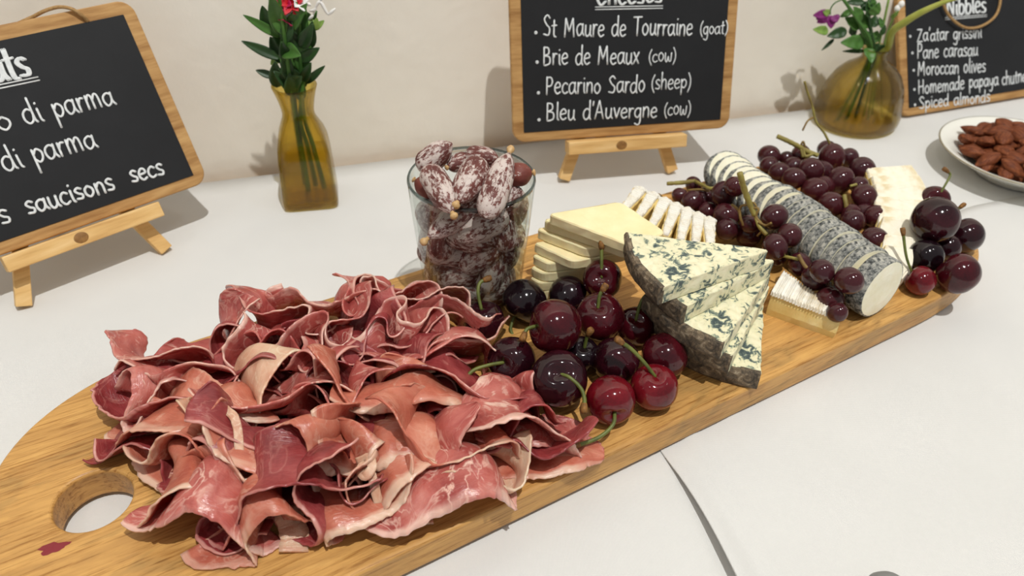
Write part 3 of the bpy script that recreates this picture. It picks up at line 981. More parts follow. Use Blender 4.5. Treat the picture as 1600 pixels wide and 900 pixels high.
for i, s in enumerate(stems):
    nk = np.array([VL[0] + (s['neck'][0] - 475) * .0004, VL[1] + s['neck'][2], .078])
    ft = np.array([VL[0] + (s['foot'][0] - 481) * .0004 + .004, VL[1] + s['foot'][2], .009])
    tp = atY(s['top'][0], s['top'][1], YL + s['top'][2])
    root = thing('flower_stem', s['label'], 'flower', ft)
    root_inv = Matrix.Translation(-Vector(ft))
    top2 = tp + (tp - nk) * .35
    V, F = tube(smooth_path([ft, (ft * .45 + nk * .55), nk, tp, top2], 6), [.0022 - .0011 * k / 24 for k in range(25)], 8)
    st = obj('stem', V, F, M['leaf_m'], root)
    kids = [st]
    rl = np.random.default_rng(300 + i)
    for q in range(6):                            # small filler leaves up the stem
        fz = .085 + .062 * (q + rl.uniform(0, 1)) / 6
        tt = (fz - .078) / max(1e-3, (top2[2] - .078)); B_ = nk + (top2 - nk) * min(1, tt)
        an = rl.uniform(-1.1, 1.1); T_ = B_ + np.array([math.sin(an), rl.uniform(-.6, .3), .9 * math.cos(an) + .15]) * rl.uniform(.017, .028)
        add_leaf(root, B_, T_, rl.uniform(.0075, .0105), M[('leaf_d', 'leaf_d', 'leaf_m')[q % 3]], curl=.06, normal=(.25, -1, .5))
    for b_, t_, w_, mt, dy in s['leaves']:
        B_ = lp(*b_, dy * .3); T_ = lp(*t_, dy * 1.6)
        add_leaf(root, B_, T_, w_ / 6.43 / 2050 * 1.3, M[mt], curl=.06 * (1 if i % 2 else -1), normal=(.25, -1, .5))
    SR.append((root, ft))
    if i == 1:
        for q, (cx, cy, mt, nn, LL, dd) in enumerate([(545, 40, 'fl_red', 6, .011, (.2, -.8, .5)), (485, 190, 'fl_mag', 5, .008, (-.2, -.7, -.6)), (505, 60, 'fl_mag', 6, .010, (-.3, -.6, .7)), (600, 75, 'fl_red', 5, .007, (.6, -.8, 0)), (525, 120, 'fl_white', 4, .006, (0, -1, -.2)), (620, 20, 'fl_white', 5, .008, (.5, -.7, .4))]):
            petal_group('petal', root, lp(cx, cy, -.002), nn, LL, .006, M[mt], dd, 1.0, q)
    if i == 3:
        for q, pts in enumerate([[(770, 150), (800, 60), (840, 20), (900, 120), (920, 150)], [(920, 150), (990, 85)], [(700, 30), (745, 55)], [(840, 20), (850, -40)], [(770, 150), (720, 200)], [(800, 60), (780, 100), (730, 110)]]):
            pp_ = smooth_path([lp(x, y, .004) for x, y in pts], 5); V, F = tube(pp_, [.0005 + .0008 * math.sin(PI * k / (len(pp_) - 1)) for k in range(len(pp_))], 6)
            obj('petal', V, F, M['fl_white'], root)
for root, ft in SR:                              # keep geometry where it is while the root sits at the stem's foot
    for c in root.children: c.location = tuple(-ft)

YR = VR[1]


def rp_(cx, cy, dy=0.0): return atY(1230 + cx / 7.5, cy / 7.5, YR + dy)


rst = [
    dict(path=[(985, 1450), (990, 900), (975, 480), (800, 200), (655, -10)], rad=.0015, mat='leaf_m', label='thin stem leaning left with purple drooping flower in the squat amber vase',
         leaves=[((480, 370), (305, 345), 95, 'leaf_l', -.008), ((700, 360), (470, 425), 115, 'leaf_d', -.004), ((550, 455), (405, 590), 40, 'leaf_d', -.004), ((905, 30), (690, 25), 75, 'leaf_d', .004), ((760, 120), (620, 200), 70, 'leaf_m', .0)]),
    dict(path=[(1010, 1450), (1000, 900), (960, 560), (860, 320), (800, 90)], rad=.0018, mat='leaf_m', label='leafy stem with broad green leaves low at the neck of the squat amber vase',
         leaves=[((900, 500), (630, 500), 150, 'leaf_m', -.008), ((915, 600), (650, 600), 46, 'leaf_d', -.002), ((930, 560), (990, 740), 130, 'leaf_m', -.014), ((850, 330), (680, 210), 130, 'leaf_m', .0), ((820, 350), (720, 380), 120, 'leaf_d', .004), ((860, 260), (780, 80), 120, 'leaf_m', -.004), ((930, 430), (840, 480), 140, 'leaf_d', .002)]),
    dict(path=[(1060, 1450), (1040, 900), (1020, 560), (960, 250), (960, 0)], rad=.0018, mat='leaf_d', label='tall leafy stem with dark leaves at the centre of the squat amber vase',
         leaves=[((950, 330), (860, 160), 130, 'leaf_m', .004), ((970, 200), (930, 20), 120, 'leaf_d', .0), ((980, 180), (1080, 30), 120, 'leaf_m', -.002), ((990, 320), (1040, 180), 110, 'leaf_d', .006), ((970, 470), (900, 380), 120, 'leaf_d', .0), ((1000, 500), (1060, 360), 110, 'leaf_m', .006), ((940, 120), (860, 20), 110, 'leaf_d', .004), ((1000, 100), (960, -40), 100, 'leaf_m', .002), ((1010, 600), (1080, 510), 110, 'leaf_d', .002)]),
    dict(path=[(1110, 1450), (1090, 900), (1060, 600), (1120, 320), (1190, -10)], rad=.0011, mat='leaf_l', label='pale grey green stem rising straight in the squat amber vase',
         leaves=[((1090, 420), (1150, 290), 60, 'leaf_d', .002), ((1110, 330), (1080, 200), 60, 'leaf_m', .004), ((1060, 580), (1170, 540), 70, 'leaf_d', .0)]),
    dict(path=[(1140, 1450), (1130, 900), (1110, 620), (1190, 340), (1290, 120), (1345, 45)], rad=.0010, mat='leaf_l', label='slender stem with small white buds near the nibbles chalkboard frame',
         leaves=[((1215, 210), (1310, 130), 44, 'leaf_l', -.004)]),
]
for i, s in enumerate(rst):
    wp = []
    for k, q in enumerate(s['path']):
        wp.append(rp_(q[0], q[1], (-.006 + .004 * i) * (0.6 if k < 2 else 1)))
    wp[0] = np.array([VR[0] + (i - 2) * .010, VR[1] + .004 * (i - 2), .0055])
    wp[1] = np.array([VR[0] + (i - 2) * .0035, VR[1] + .002 * (i - 2), .064])
    root = thing('flower_stem', s['label'], 'flower', wp[0])
    pth = smooth_path(wp, 6); V, F = tube(pth, s['rad'], 8)
    V2 = [np.array(v) - wp[0] for v in V]
    obj('stem', V2, F, M[s['mat']], root)
    for b_, t_, w_, mt, dy in s['leaves']:
        B_ = rp_(*b_, dy * .4) - wp[0]; T_ = rp_(*t_, dy * 1.4) - wp[0]
        add_leaf(root, B_, T_, w_ / 7.5 / 1640 * 1.05, M[mt], curl=.06, normal=(.2, -1, .6), wave=.08)
    if i == 0:
        V, F = tube(smooth_path([rp_(655, -10), rp_(560, 35), rp_(510, 100), rp_(505, 170)], 6), .0006, 6)
        obj('stalk', [np.array(v) - wp[0] for v in V], F, M['leaf_m'], root)
        for b_, t_ in (((495, 160), (305, 180)), ((490, 180), (350, 265)), ((510, 180), (515, 335)), ((540, 180), (585, 260)), ((470, 170), (340, 225))):
            add_leaf(root, rp_(*b_) - wp[0], rp_(*t_, -.004) - wp[0], .0085, M['fl_pur'], 'petal', nu=8, nv=4, wave=.1)
        add_leaf(root, rp_(500, 165) - wp[0], rp_(420, 130, -.002) - wp[0], .006, M['leaf_l'], 'sepal', nu=6, nv=4)
    if i == 4:
        for bx, by, rr in ((1290, 100, .0028), (1338, 50, .0030)):
            V, F = lathe([(.0001, -rr * 1.3), (rr * .8, -rr * .6), (rr, 0), (rr * .7, rr * .8), (.0001, rr * 1.3)], 12)
            q = rp_(bx, by) - wp[0]
            obj('bud', [np.array(v) + q for v in V], F, M['fl_white'], root)
# long yellow-green blade arching to the right
wp = [np.array([VR[0] + .012, VR[1] - .004, .0055]), np.array([VR[0] + .004, VR[1] - .002, .066]), rp_(1180, 560, -.004), rp_(1235, 370, -.012), rp_(1380, 260, -.02), rp_(1560, 150, -.026), rp_(1800, 40, -.03), rp_(2000, -20, -.034)]
root = thing('grass_blade', 'long yellow green grass blade arching across the nibbles chalkboard', 'grass', wp[0])
V, F = tube(smooth_path(wp, 7), [.0012 + .0022 * math.sin(PI * min(1, k / 49 * .95 + .05)) for k in range(50)], 8)
obj('blade', [np.array(v) - wp[0] for v in V], F, M['leaf_y'], root)

# ------------------------------------------------------------------ plate of almonds
PL = np.array([.4575, .6375])
pr = [(.0001, .004), (.030, .004), (.036, .0042), (.052, .011), (.064, .018), (.0708, .0215), (.0714, .0222), (.0710, .0229), (.0700, .0230), (.063, .0205), (.050, .0132), (.036, .0066), (.0001, .0062)]
foot = [(.034, .0002), (.036, .0002), (.037, .0042)]
root = thing('plate', 'white china plate with a thin rim line, full of almonds, right edge', 'plate', (*PL, .0012))
V, F = lathe([(.0001, .0035), (.033, .0035), (.034, .0002), (.036, .0002), (.037, .0042)] + pr[3:], 96)
obj('dish', V, F, M['plate'], root)
V, F = lathe([(.0705, .0232), (.0713, .0230), (.0718, .0223), (.0714, .0221), (.0705, .0232)], 96)
obj('rim_line', V, F, M['plate_rim'], root)
for px, py in ((1489, 206), (1493, 216)):
    q = U(px, py, .016); V, F = lathe([(.0001, .0006), (.0022, .0005), (.003, .0)], 12)
    o = obj('blue_motif', V, F, M['plate_blue'], root, loc=(q[0] - PL[0], q[1] - PL[1], .0152)); o.scale = (.6, 1.5, 1); o.rotation_euler = (0, .33, .5)


def almond_mesh(seed):
    r_ = np.random.default_rng(seed); V = []; F = []; nu, nv = 14, 18
    for i in range(nu + 1):
        t = i / nu; x = (t - .5) * .022
        prof_ = (math.sin(PI * t) ** .75) * (1.0 - .32 * (t - .5) * 1.6)
        for k in range(nv):
            a_ = 2 * PI * k / nv
            rr = prof_ * (1 + .03 * math.sin(9 * a_ + seed))
            V.append((x, .0064 * rr * math.cos(a_), .0042 * rr * math.sin(a_)))
    for i in range(nu):
        for k in range(nv):
            F.append((i * nv + k, i * nv + (k + 1) % nv, (i + 1) * nv + (k + 1) % nv, (i + 1) * nv + k))
    return V, F


am = []
for s in range(4):
    V, F = almond_mesh(s)
    am.append((V, F))
proto = []
cnt = 0
r_ = np.random.default_rng(21)
placed = []
for layer, (zz, R_, nn) in enumerate(((.0125, .051, 30), (.0195, .049, 30), (.0265, .038, 20), (.033, .026, 11))):
    tries = 0; k = 0
    while k < nn and tries < 4000:
        tries += 1
        a_ = r_.uniform(0, 2 * PI); rr = R_ * math.sqrt(r_.uniform(0, 1))
        x, y = PL[0] + rr * math.cos(a_), PL[1] + rr * math.sin(a_)
        if any(math.hypot(x - q[0], y - q[1]) < .0118 and q[2] == layer for q in placed): continue
        placed.append((x, y, layer)); k += 1
        if cnt < 4:
            o = obj('almond', am[cnt][0], am[cnt][1], M['almond']); proto.append(o)
        else:
            o = proto[cnt % 4].copy(); COL.objects.link(o)
        o.location = (x, y, zz + .0012 + (.006 if layer == 0 and rr > .036 else 0) + (.003 if layer == 1 and rr > .04 else 0))
        o.rotation_euler = (r_.uniform(-.5, .5), r_.uniform(-.4, .4), r_.uniform(0, 2 * PI))
        s_ = r_.uniform(1.05, 1.3); o.scale = (s_, s_ * r_.uniform(.9, 1.1), s_)
        tag(o, 'reddish brown spiced almond heaped on the white china plate', 'almond', 'almonds on the plate')
        cnt += 1

# ------------------------------------------------------------------ tumbler with dry sausages
GX, GY = -.0263, .414
GH = .0865
pr = [(.0001, 0), (.0290, 0), (.0312, .0012), (.0322, .006), (.0348, .035), (.0372, .062), (.0389, .0858), (.0387, GH), (.0375, GH + .0003), (.0370, .0858), (.0352, .062), (.0328, .035), (.0302, .010), (.028, .0075), (.0001, .0068)]
V, F = lathe(pr, 96)
o = obj('glass_tumbler', V, F, M['glass'], loc=(GX, GY, T))
V, F = lathe([(.0374, GH - .0004), (.0380, GH + .0008), (.0386, GH + .0002), (.0390, GH - .0016), (.0384, GH - .0016), (.0374, GH - .0004)], 96)
obj('rim', V, F, M['glass_rim'], o)
tag(o, 'clear glass tumbler filled with small dry sausages at the back of the board', 'glass')


def sausage(c, d, L_, R_, mat, label, group, seed, bend=.1, knot=True, knot2=False):
    """small tapered dry sausage along direction d (knot at the +d end)"""
    r_ = np.random.default_rng(seed)
    x, y, z = frame_from_axis(d)
    nu, nv = 26, 22; V = []; F = []
    for i in range(nu + 1):
        t = i / nu; s = (t - .5)
        # blunt at the start, tapering to the knot
        pr_ = (1 - (1 - min(1, t / .28)) ** 2.2) ** .55 if t < .28 else (1 if t < .5 else max(.10, (1 - ((t - .5) / .5) ** 2.1) ** .75))
        if knot2 and t < .28: pr_ = max(.12, (1 - ((.28 - t) / .28) ** 1.7) ** .8)
        off = bend * L_ * (.25 - s * s) * 1.2
        for k in range(nv):
            a_ = 2 * PI * k / nv
            wr = .05 * math.sin(7 * a_ + seed) * max(0, (t - .55)) * 2.2 + .035 * noise.noise((math.cos(a_) * 2 + seed, math.sin(a_) * 2, t * 5)) + .02 * noise.noise((math.cos(a_) * 6 + seed, math.sin(a_) * 6, t * 16))
            rr = R_ * pr_ * (1 + wr)
            V.append((rr * math.cos(a_) + off, rr * math.sin(a_), s * L_))
    for i in range(nu):
        for k in range(nv): F.append((i * nv + k, i * nv + (k + 1) % nv, (i + 1) * nv + (k + 1) % nv, (i + 1) * nv + k))
    F.append(tuple(range(nv - 1, -1, -1))); F.append(tuple(nu * nv + k for k in range(nv)))
    root = thing('dry_sausage', label, 'sausage', c, 0, group)
    mw = basis(x, y, z, c); root.matrix_world = mw
    obj('casing', V, F, mat, root)
    if knot:
        kv, kf = lathe([(.0001, L_ * .49), (R_ * .17, L_ * .49), (R_ * .15, L_ * .515), (R_ * .27, L_ * .54), (R_ * .30, L_ * .57), (R_ * .2, L_ * .60), (.0001, L_ * .605)], 12)
        obj('knot', kv, kf, M['knot'], root)
    if knot2:
        kv, kf = lathe([(.0001, -L_ * .55), (R_ * .30, -L_ * .54), (R_ * .38, -L_ * .515), (R_ * .26, -L_ * .49), (.0001, -L_ * .48)], 12)
        obj('knot', kv, kf, M['knot'], root)
    return root


def zc(px, py, z): return U(600 + px / 3, 190 + py / 3, z)


# tops: (start px, end(knot) px in crop x3 from 600,190; z start, z end; radius px; material; label)
tops = [
    ((180, 215), (300, 115), .112, .124, 62, 'saus', 'reddish dry sausage sticking up highest at the back left of the glass', .08, False, False),
    ((205, 225), (316, 420), .119, .1105, 66, 'saus', 'white dusted dry sausage at the front left of the glass rim, knot pointing down', .06, True, False),
    ((445, 190), (347, 372), .121, .114, 72, 'saus', 'dusted dry sausage in the middle of the glass top with a round knot in front', .05, True, False),
    ((480, 440), (583, 158), .108, .124, 68, 'saus', 'long white dusted dry sausage pointing up to the right at the glass rim', .0, True, False),
    ((580, 255), (690, 240), .113, .117, 56, 'saus_bare', 'bare reddish dry sausage with a yellow knot at the right of the glass rim', .0, True, False),
    ((640, 335), (600, 400), .104, .098, 60, 'saus', 'blunt dusted dry sausage end at the right inside the glass rim', .0, False, False),
    ((390, 175), (303, 212), .112, .113, 44, 'saus', 'dusted dry sausage seen end on with a yellow tip, behind the middle one', .0, True, False),
    ((400, 160), (520, 175), .115, .117, 50, 'saus', 'dry sausage lying across the back of the glass top', .08, False, False),
    ((215, 330), (125, 278), .100, .104, 50, 'saus_bare', 'bare dry sausage against the left of the glass rim, knot pointing left', .0, True, False),
    ((470, 330), (215, 540), .101, .088, 66, 'saus', 'dusted dry sausage slanting down to the left just below the glass rim', .05, True, False),
    ((560, 455), (370, 560), .092, .084, 70, 'saus', 'plump dusted dry sausage behind the front of the glass just below the rim', .05, False, False),
]
for i, (a_, b_, za, zb, rpx, mt, lb, bend, kn, kn2) in enumerate(tops):
    A_ = zc(*a_, za); B_ = zc(*b_, zb)
    c = (A_ + B_) / 2; v = B_ - A_; L_ = np.linalg.norm(v)
    dep = (RM @ (c - C0))[2]
    R_ = rpx / 3 * dep / FPX
    L_ = max(L_ * (1.08 if kn else 1.3), R_ * 2.3)
    # keep it inside the tumbler when it is below the rim
    if c[2] < T + GH - .004:
        h = np.array([c[0] - GX, c[1] - GY]); hm = np.linalg.norm(h); lim = .0345 - R_ * 1.0
        if hm > lim: c[:2] = [GX, GY] + h / hm * lim
    sausage(c, v, L_, R_, M[mt], lb, 'dry sausages in the tumbler', i, bend, kn, kn2)
# lower ones behind the glass: (px, py of centre in full pixels, z, dir angle, radius mm)
low = [(668, 372, .080, 70), (690, 392, .076, 20), (735, 395, .078, -25), (785, 372, .082, 60), (808, 350, .088, 80), (672, 405, .064, 60), (705, 410, .063, -15), (752, 415, .064, 35), (792, 405, .066, 90), (683, 435, .050, -30), (722, 440, .048, 15), (765, 440, .050, 70), (800, 432, .054, 30), (690, 455, .037, 25), (735, 462, .035, -20), (785, 460, .037, 55), (712, 470, .031, 80), (760, 474, .031, 5)]
for i, (px, py, z, ang) in enumerate(low):
    dr = ray(px, py)
    rim_r = .0300 + (z - T - .01) * .09 - .0092
    # first hit of the ray with the inner cylinder at about this height
    P_ = U(px, py, z); h = np.array([P_[0] - GX, P_[1] - GY])
    lat = np.array([math.cos(math.radians(0)), 0])
    x_ = np.clip(h[0], -rim_r * .96, rim_r * .96); y_ = -math.sqrt(max(0, rim_r ** 2 - x_ ** 2)) * .85
    c = np.array([GX + x_, GY + y_, z])
    tdir = unit((math.cos(math.radians(ang)), -x_ / rim_r * .4 * 0 + .15, math.sin(math.radians(ang))))
    if abs(x_) > .6 * rim_r: tdir = unit((.15 * math.copysign(1, -x_), .5, 1.0 if i % 2 else -1.0))
    lab = 'dry sausage pressed against the front of the glass below the rim'
    sausage(c, tdir, .034, .0088 + .0008 * (i % 3), M['saus'], lab, 'dry sausages seen through the glass wall', 40 + i, .05, True, False)
for i in range(12):                              # those in the middle and back
    a_ = 2.4 * i; rr = .016 if i % 3 else .004
    c = np.array([GX + rr * math.cos(a_), GY + .004 + abs(rr * math.sin(a_)), .036 + .0052 * i])
    sausage(c, unit((math.cos(i * 1.7), math.sin(i * 1.3), .3 * math.sin(i))), .034, .0092, M['saus'], 'dry sausage deep inside the glass behind the front ones', 'dry sausages deep in the glass', 80 + i, .05, True, False)

# ------------------------------------------------------------------ cherries
def cherry_mesh(r, seed, dimple=True):
    nu, nv = 30, 40; V = []; F = []
    for i in range(nu + 1):
        th = PI * i / nu
        for k in range(nv):
            a_ = 2 * PI * k / nv
            rr = 1.0
            if dimple: rr -= .26 * math.exp(-(th / (.34 * (1 + .3 * math.cos(2 * a_)))) ** 2)
            rr -= .04 * math.exp(-((PI - th) / .4) ** 2)
            rr += .05 * math.exp(-((th - .85) / .45) ** 2)                 # shoulders
            rr -= .035 * math.exp(-(math.atan2(math.sin(a_), math.cos(a_)) / .35) ** 2) * math.sin(th) # suture line
            rr += .02 * noise.noise((math.sin(th) * math.cos(a_) * 1.3 + seed, math.sin(th) * math.sin(a_) * 1.3, math.cos(th) * 1.3))
            V.append((r * rr * math.sin(th) * math.cos(a_), r * rr * math.sin(th) * math.sin(a_), r * .96 * rr * math.cos(th)))
    for i in range(nu):
        for k in range(nv): F.append((i * nv + k, (i + 1) * nv + k, (i + 1) * nv + (k + 1) % nv, i * nv + (k + 1) % nv))
    return V, F


def cherry(c, r, mat, label, seed, root_px=None, path_px=None, ddepth=0.0, group='cherries beside the ham', axis=None, srad=.0011):
    c = np.array(c, float)
    ax = np.array(axis, float) if axis is not None else None
    if root_px is not None:
        dr = unit(ray(*root_px)); oc = C0 - c
        b_ = oc @ dr; disc = b_ * b_ - (oc @ oc - (r * .9) ** 2)
        s_ = -b_ - math.sqrt(max(0, disc))
        hit = C0 + dr * s_; ax = unit(hit - c)
    if ax is None: ax = unit(np.random.default_rng(seed).normal(size=3) * np.array([1, .5, .6]) + np.array([0, .8, -.5]))
    root = thing('cherry', label, 'cherry', c, 0, group)
    x, y, z = frame_from_axis(ax)
    root.matrix_world = basis(x, y, z, c)
    V, F = cherry_mesh(r, seed)
    obj('fruit', V, F, mat, root)
    if path_px:
        inv = basis(x, y, z, c).inverted()
        d0 = (RM @ (c + ax * r * .7 - C0))[2]
        pts = [c + ax * r * .66]
        n = len(path_px)
        for k, q in enumerate(path_px):
            pts.append(atD(q[0], q[1], d0 + ddepth * (k + 1) / n - .0015))
        pp = smooth_path(pts, 8)
        rad = [srad * (.95 + .25 * (k / (len(pp) - 1)) ** 3) for k in range(len(pp))]
        V, F = tube([inv @ Vector(p) for p in pp], rad, 10)
        st = obj('stem', V, F, M['stem'], root)
        # knobbly brown end
        e = np.array(pp[-1]); d_ = unit(e - np.array(pp[-4]))
        tp_ = [e - d_ * .0028, e - d_ * .001, e + d_ * .0012, e + d_ * .0028]
        V, F = tube([inv @ Vector(p) for p in tp_], [srad * 1.25, srad * 1.75, srad * 2.0, srad * 1.55], 10)
        V = [np.array(v) * 1 + .0003 * np.array(noise.noise_vector(Vector(v) * 900)) for v in V]
        obj('stem_tip', V, F, M['stem_tip'], st)
    return root


main = [(0.0567, 0.3913, 0.0500, 0.0124), (0.0083, 0.3856, 0.0355, 0.0142), (0.0362, 0.3936, 0.0343, 0.0131), (-0.0167, 0.3664, 0.0337, 0.0126), (0.0253, 0.3383, 0.0549, 0.0156), (0.0535, 0.3615, 0.0433, 0.0148), (0.0772, 0.366, 0.0333, 0.0122), (0.0611, 0.3326, 0.0349, 0.0137), (0.0904, 0.3384, 0.0347, 0.0135), (0.0807, 0.3119, 0.0344, 0.0132), (0.0555, 0.3016, 0.0348, 0.0136), (0.0276, 0.3124, 0.0388, 0.016), (0.0012, 0.3298, 0.0352, 0.014)]
cd = [('ch_mid', 'crimson cherry with upright stem, farthest back of the cherry heap by the pecorino', (939.6, 434), [(940, 412), (940, 392), (940, 383)], .0),
      ('ch_black', 'almost black cherry behind the big one, beside the glass of sausages', (797, 500), [(798, 512), (801, 524), (802, 530)], -.002),
      ('ch_black', 'almost black stemless cherry in front of the pecorino slices', None, None, 0),
      ('ch_dark', 'dark cherry at the left end of the heap, touching the glass, with brown tipped stem', (751, 478), [(747, 458), (750, 442), (761, 436)], .004),
      ('ch_mid', 'largest cherry lying on top in the middle of the heap', (832, 508), [(824, 514), (818, 526)], -.003),
      ('ch_mid', 'crimson cherry on top of the heap, right of the largest one, short stem standing up', (933, 477), [(937, 462), (944, 450)], .0),
      ('ch_mid', 'crimson cherry with bent brown tipped stem, touching the blue cheese rind', (993, 498), [(1000, 476), (1009, 462), (1022, 457)], .0),
      ('ch_dark', 'dark stemless cherry in the front of the heap between the red ones', None, None, 0),
      ('ch_mid', 'crimson stemless cherry at the right end of the heap beside the blue cheese', None, None, 0),
      ('ch_red', 'bright red cherry at the front right of the heap with stem pointing up left', (1025, 583), [(1008, 568), (988, 547), (968, 533)], -.004),
      ('ch_red', 'red cherry nearest the board edge with its stem lying on the wood', (963, 650), [(958, 663), (938, 682), (912, 693), (898, 696)], -.012),
      ('ch_dark', 'big dark cherry at the front of the heap with stem curving down over it', (877, 582), [(890, 590), (907, 606), (913, 622), (913, 638)], -.004),
      ('ch_dark', 'dark cherry at the front left of the heap with stem over the ham', (783, 567), [(762, 571), (738, 580), (722, 600)], -.006)]
for i, ((x, y, z, r), (mt, lb, rpx, pth, dd)) in enumerate(zip(main, cd)):
    cherry((x, y, z), r, M[mt], lb, i, rpx, pth, dd)
cherry((.0415, .3390, .0330), .0108, M['ch_black'], 'small dark cherry hidden low in the gap of the heap', 31, (915, 540), [(917, 527), (921, 519)], -.004)
right = [(0.2955, 0.4676, 0.0529, 0.0162), (0.3249, 0.5253, 0.0336, 0.0124), (0.328, 0.4772, 0.0341, 0.013), (0.2879, 0.4494, 0.0341, 0.0121), (0.3096, 0.4648, 0.0319, 0.0101), (0.2758, 0.4246, 0.0311, 0.0099), (0.3015, 0.4283, 0.0351, 0.0138)]
cd = [('ch_dark', 'biggest dark cherry on top of the small heap at the right end of the board', None, None, 0),
      ('ch_mid', 'crimson cherry peeking out behind the biggest one, stem standing tall', (1466, 309), [(1474, 294), (1484, 276), (1484, 271), (1478, 266)], .0),
      ('ch_dark', 'dark oval cherry at the right end of the board with short thick stem', (1492, 346), [(1496, 330), (1503, 322)], .0),
      ('ch_black', 'black stemless cherry under the biggest one at the right end of the board', None, None, 0),
      ('ch_dark', 'small purplish cherry half hidden under the biggest one', None, None, 0),
      ('ch_red', 'bright red cherry touching the ash log end, thin stem standing up', (1419, 424), [(1416, 400), (1411, 362)], .0),
      ('ch_mid', 'crimson cherry at the front of the right end of the board', None, None, 0)]
for i, ((x, y, z, r), (mt, lb, rpx, pth, dd)) in enumerate(zip(right, cd)):
    cherry((x, y, z), r, M[mt], lb, 50 + i, rpx, pth, dd, 'cherries at the right end of the board', axis=(.2, .6, .5) if i in (3, 4) else None, srad=.0009)

# ------------------------------------------------------------------ cheeses
def resample(poly, step):
    out = []
    n = len(poly)
    for i in range(n):
        a_ = np.array(poly[i], float); b_ = np.array(poly[(i + 1) % n], float)
        k = max(1, int(np.linalg.norm(b_ - a_) / step))
        for q in range(k): out.append(a_ + (b_ - a_) * q / k)
    return out


def round_poly(poly, r, n=4):
    out = []; m_ = len(poly)
    for i in range(m_):
        p = np.array(poly[i], float); a_ = np.array(poly[i - 1], float); b_ = np.array(poly[(i + 1) % m_], float)
        da, db = unit(a_ - p), unit(b_ - p)
        rr = min(r, np.linalg.norm(a_ - p) * .4, np.linalg.norm(b_ - p) * .4)
        p0, p1 = p + da * rr, p + db * rr
        for k in range(n + 1):
            t = k / n; out.append((1 - t) ** 2 * p0 + 2 * t * (1 - t) * p + t * t * p1)
    return out


def prism(name, poly, z0, z1, mat, parent, amp=.0003, seed=0, step=.002, edge=.0006, layers=4, tilt=None):
    """slab with a slightly irregular cut outline and softened edges"""
    P = resample(poly, step); n = len(P); V = []; F = []
    cx = np.mean(P, axis=0)
    zs = [z0, z0 + edge] + [z0 + edge + (z1 - z0 - 2 * edge) * k / layers for k in range(1, layers)] + [z1 - edge, z1]
    for li, z in enumerate(zs):
        for p in P:
            q = p.copy()
            nz = noise.noise_vector(Vector((p[0] * 160 + seed, p[1] * 160, z * 160)))
            q += amp * np.array([nz[0], nz[1]])
            if li in (0, len(zs) - 1): q -= unit(q - cx) * edge
            zz = z + (amp * .6 * nz[2] if li == len(zs) - 1 else 0)
            if tilt: zz += tilt(q, (z - z0) / (z1 - z0))
            V.append((q[0], q[1], zz))
    for li in range(len(zs) - 1):
        for k in range(n):
            k2 = (k + 1) % n
            F.append((li * n + k, li * n + k2, (li + 1) * n + k2, (li + 1) * n + k))
    F.append(tuple(range(n - 1, -1, -1))); F.append(tuple((len(zs) - 1) * n + k for k in range(n)))
    return obj(name, V, F, mat, parent, smooth=False)


# blue cheese: five stacked wedges fanned out like stairs
bt = .0122
zt = T + 5 * bt
A_, C_, B_ = U(981, 363, zt)[:2], U(1036, 449, zt)[:2], U(1205, 390, zt)[:2]
ax0 = math.atan2(*(B_ - C_)[::-1])


def tri_local():
    R2 = np.array([[math.cos(-ax0), -math.sin(-ax0)], [math.sin(-ax0), math.cos(-ax0)]])
    return [R2 @ (p - C_) for p in (A_, C_, B_)]


TA, TC, TB = tri_local()
names = ['topmost', 'second from the top', 'middle', 'second from the bottom', 'lowest']
cpx = [(1036, 449), (1071, 480), (1131, 536), (1144, 558), (1189, 583)]
bpx = [(1205, 390), (1214, 405), (1207, 424), (1200, 452), (1194, 462)]
for i in range(5):
    z1 = zt - i * bt; z0 = z1 - bt + .0002
    c = U(*cpx[i], z1)[:2]; b_ = U(*bpx[i], z1)[:2]
    an = math.atan2(*(b_ - c)[::-1])
    root = thing('blue_cheese_slice', 'blue veined cheese wedge with grey rind, %s of the stack of five' % names[i], 'cheese', (*c, z0), an, 'stacked blue cheese wedges')
    arc = []
    for k in range(13):                             # curved rind edge from A to C
        t = k / 12; p = TA * (1 - t) + TC * t
        out_ = unit(np.array([-(TC - TA)[1], (TC - TA)[0]])); out_ = out_ if out_ @ ((TA + TC) / 2 - TB) > 0 else -out_
        arc.append(p + out_ * .005 * math.sin(PI * t))
    poly = arc + [TB + (TC - TB) * .03, TB + (TA - TB) * .03]
    prism('paste', poly, 0, z1 - z0, M['bleu'], root, .0007, i * 3.3, .0016, .0005)
    V = []; F = []
    oc = np.mean(poly, axis=0)
    for k, p in enumerate(arc):
        o_ = unit(p - TB)
        for w_, z in ((-.0016, .0), (.0014, .0), (.0024, .002), (.0026, .006), (.0024, .010), (.0013, z1 - z0 + .0001), (-.0016, z1 - z0 + .0001)):
            nz = noise.noise_vector(Vector((p[0] * 300 + i, p[1] * 300, z * 300)))
            V.append((*(p + o_ * (w_ + .0007 * nz[0])), z + .0003 * nz[1] * (z > .001)))
    for k in range(len(arc) - 1):
        for j in range(7):
            F.append((k * 7 + j, k * 7 + (j + 1) % 7, (k + 1) * 7 + (j + 1) % 7, (k + 1) * 7 + j))
    F.append(tuple(range(6, -1, -1))); F.append(tuple((len(arc) - 1) * 7 + j for j in range(7)))
    obj('rind', V, F, M['bleu_rind'], root, smooth=False)

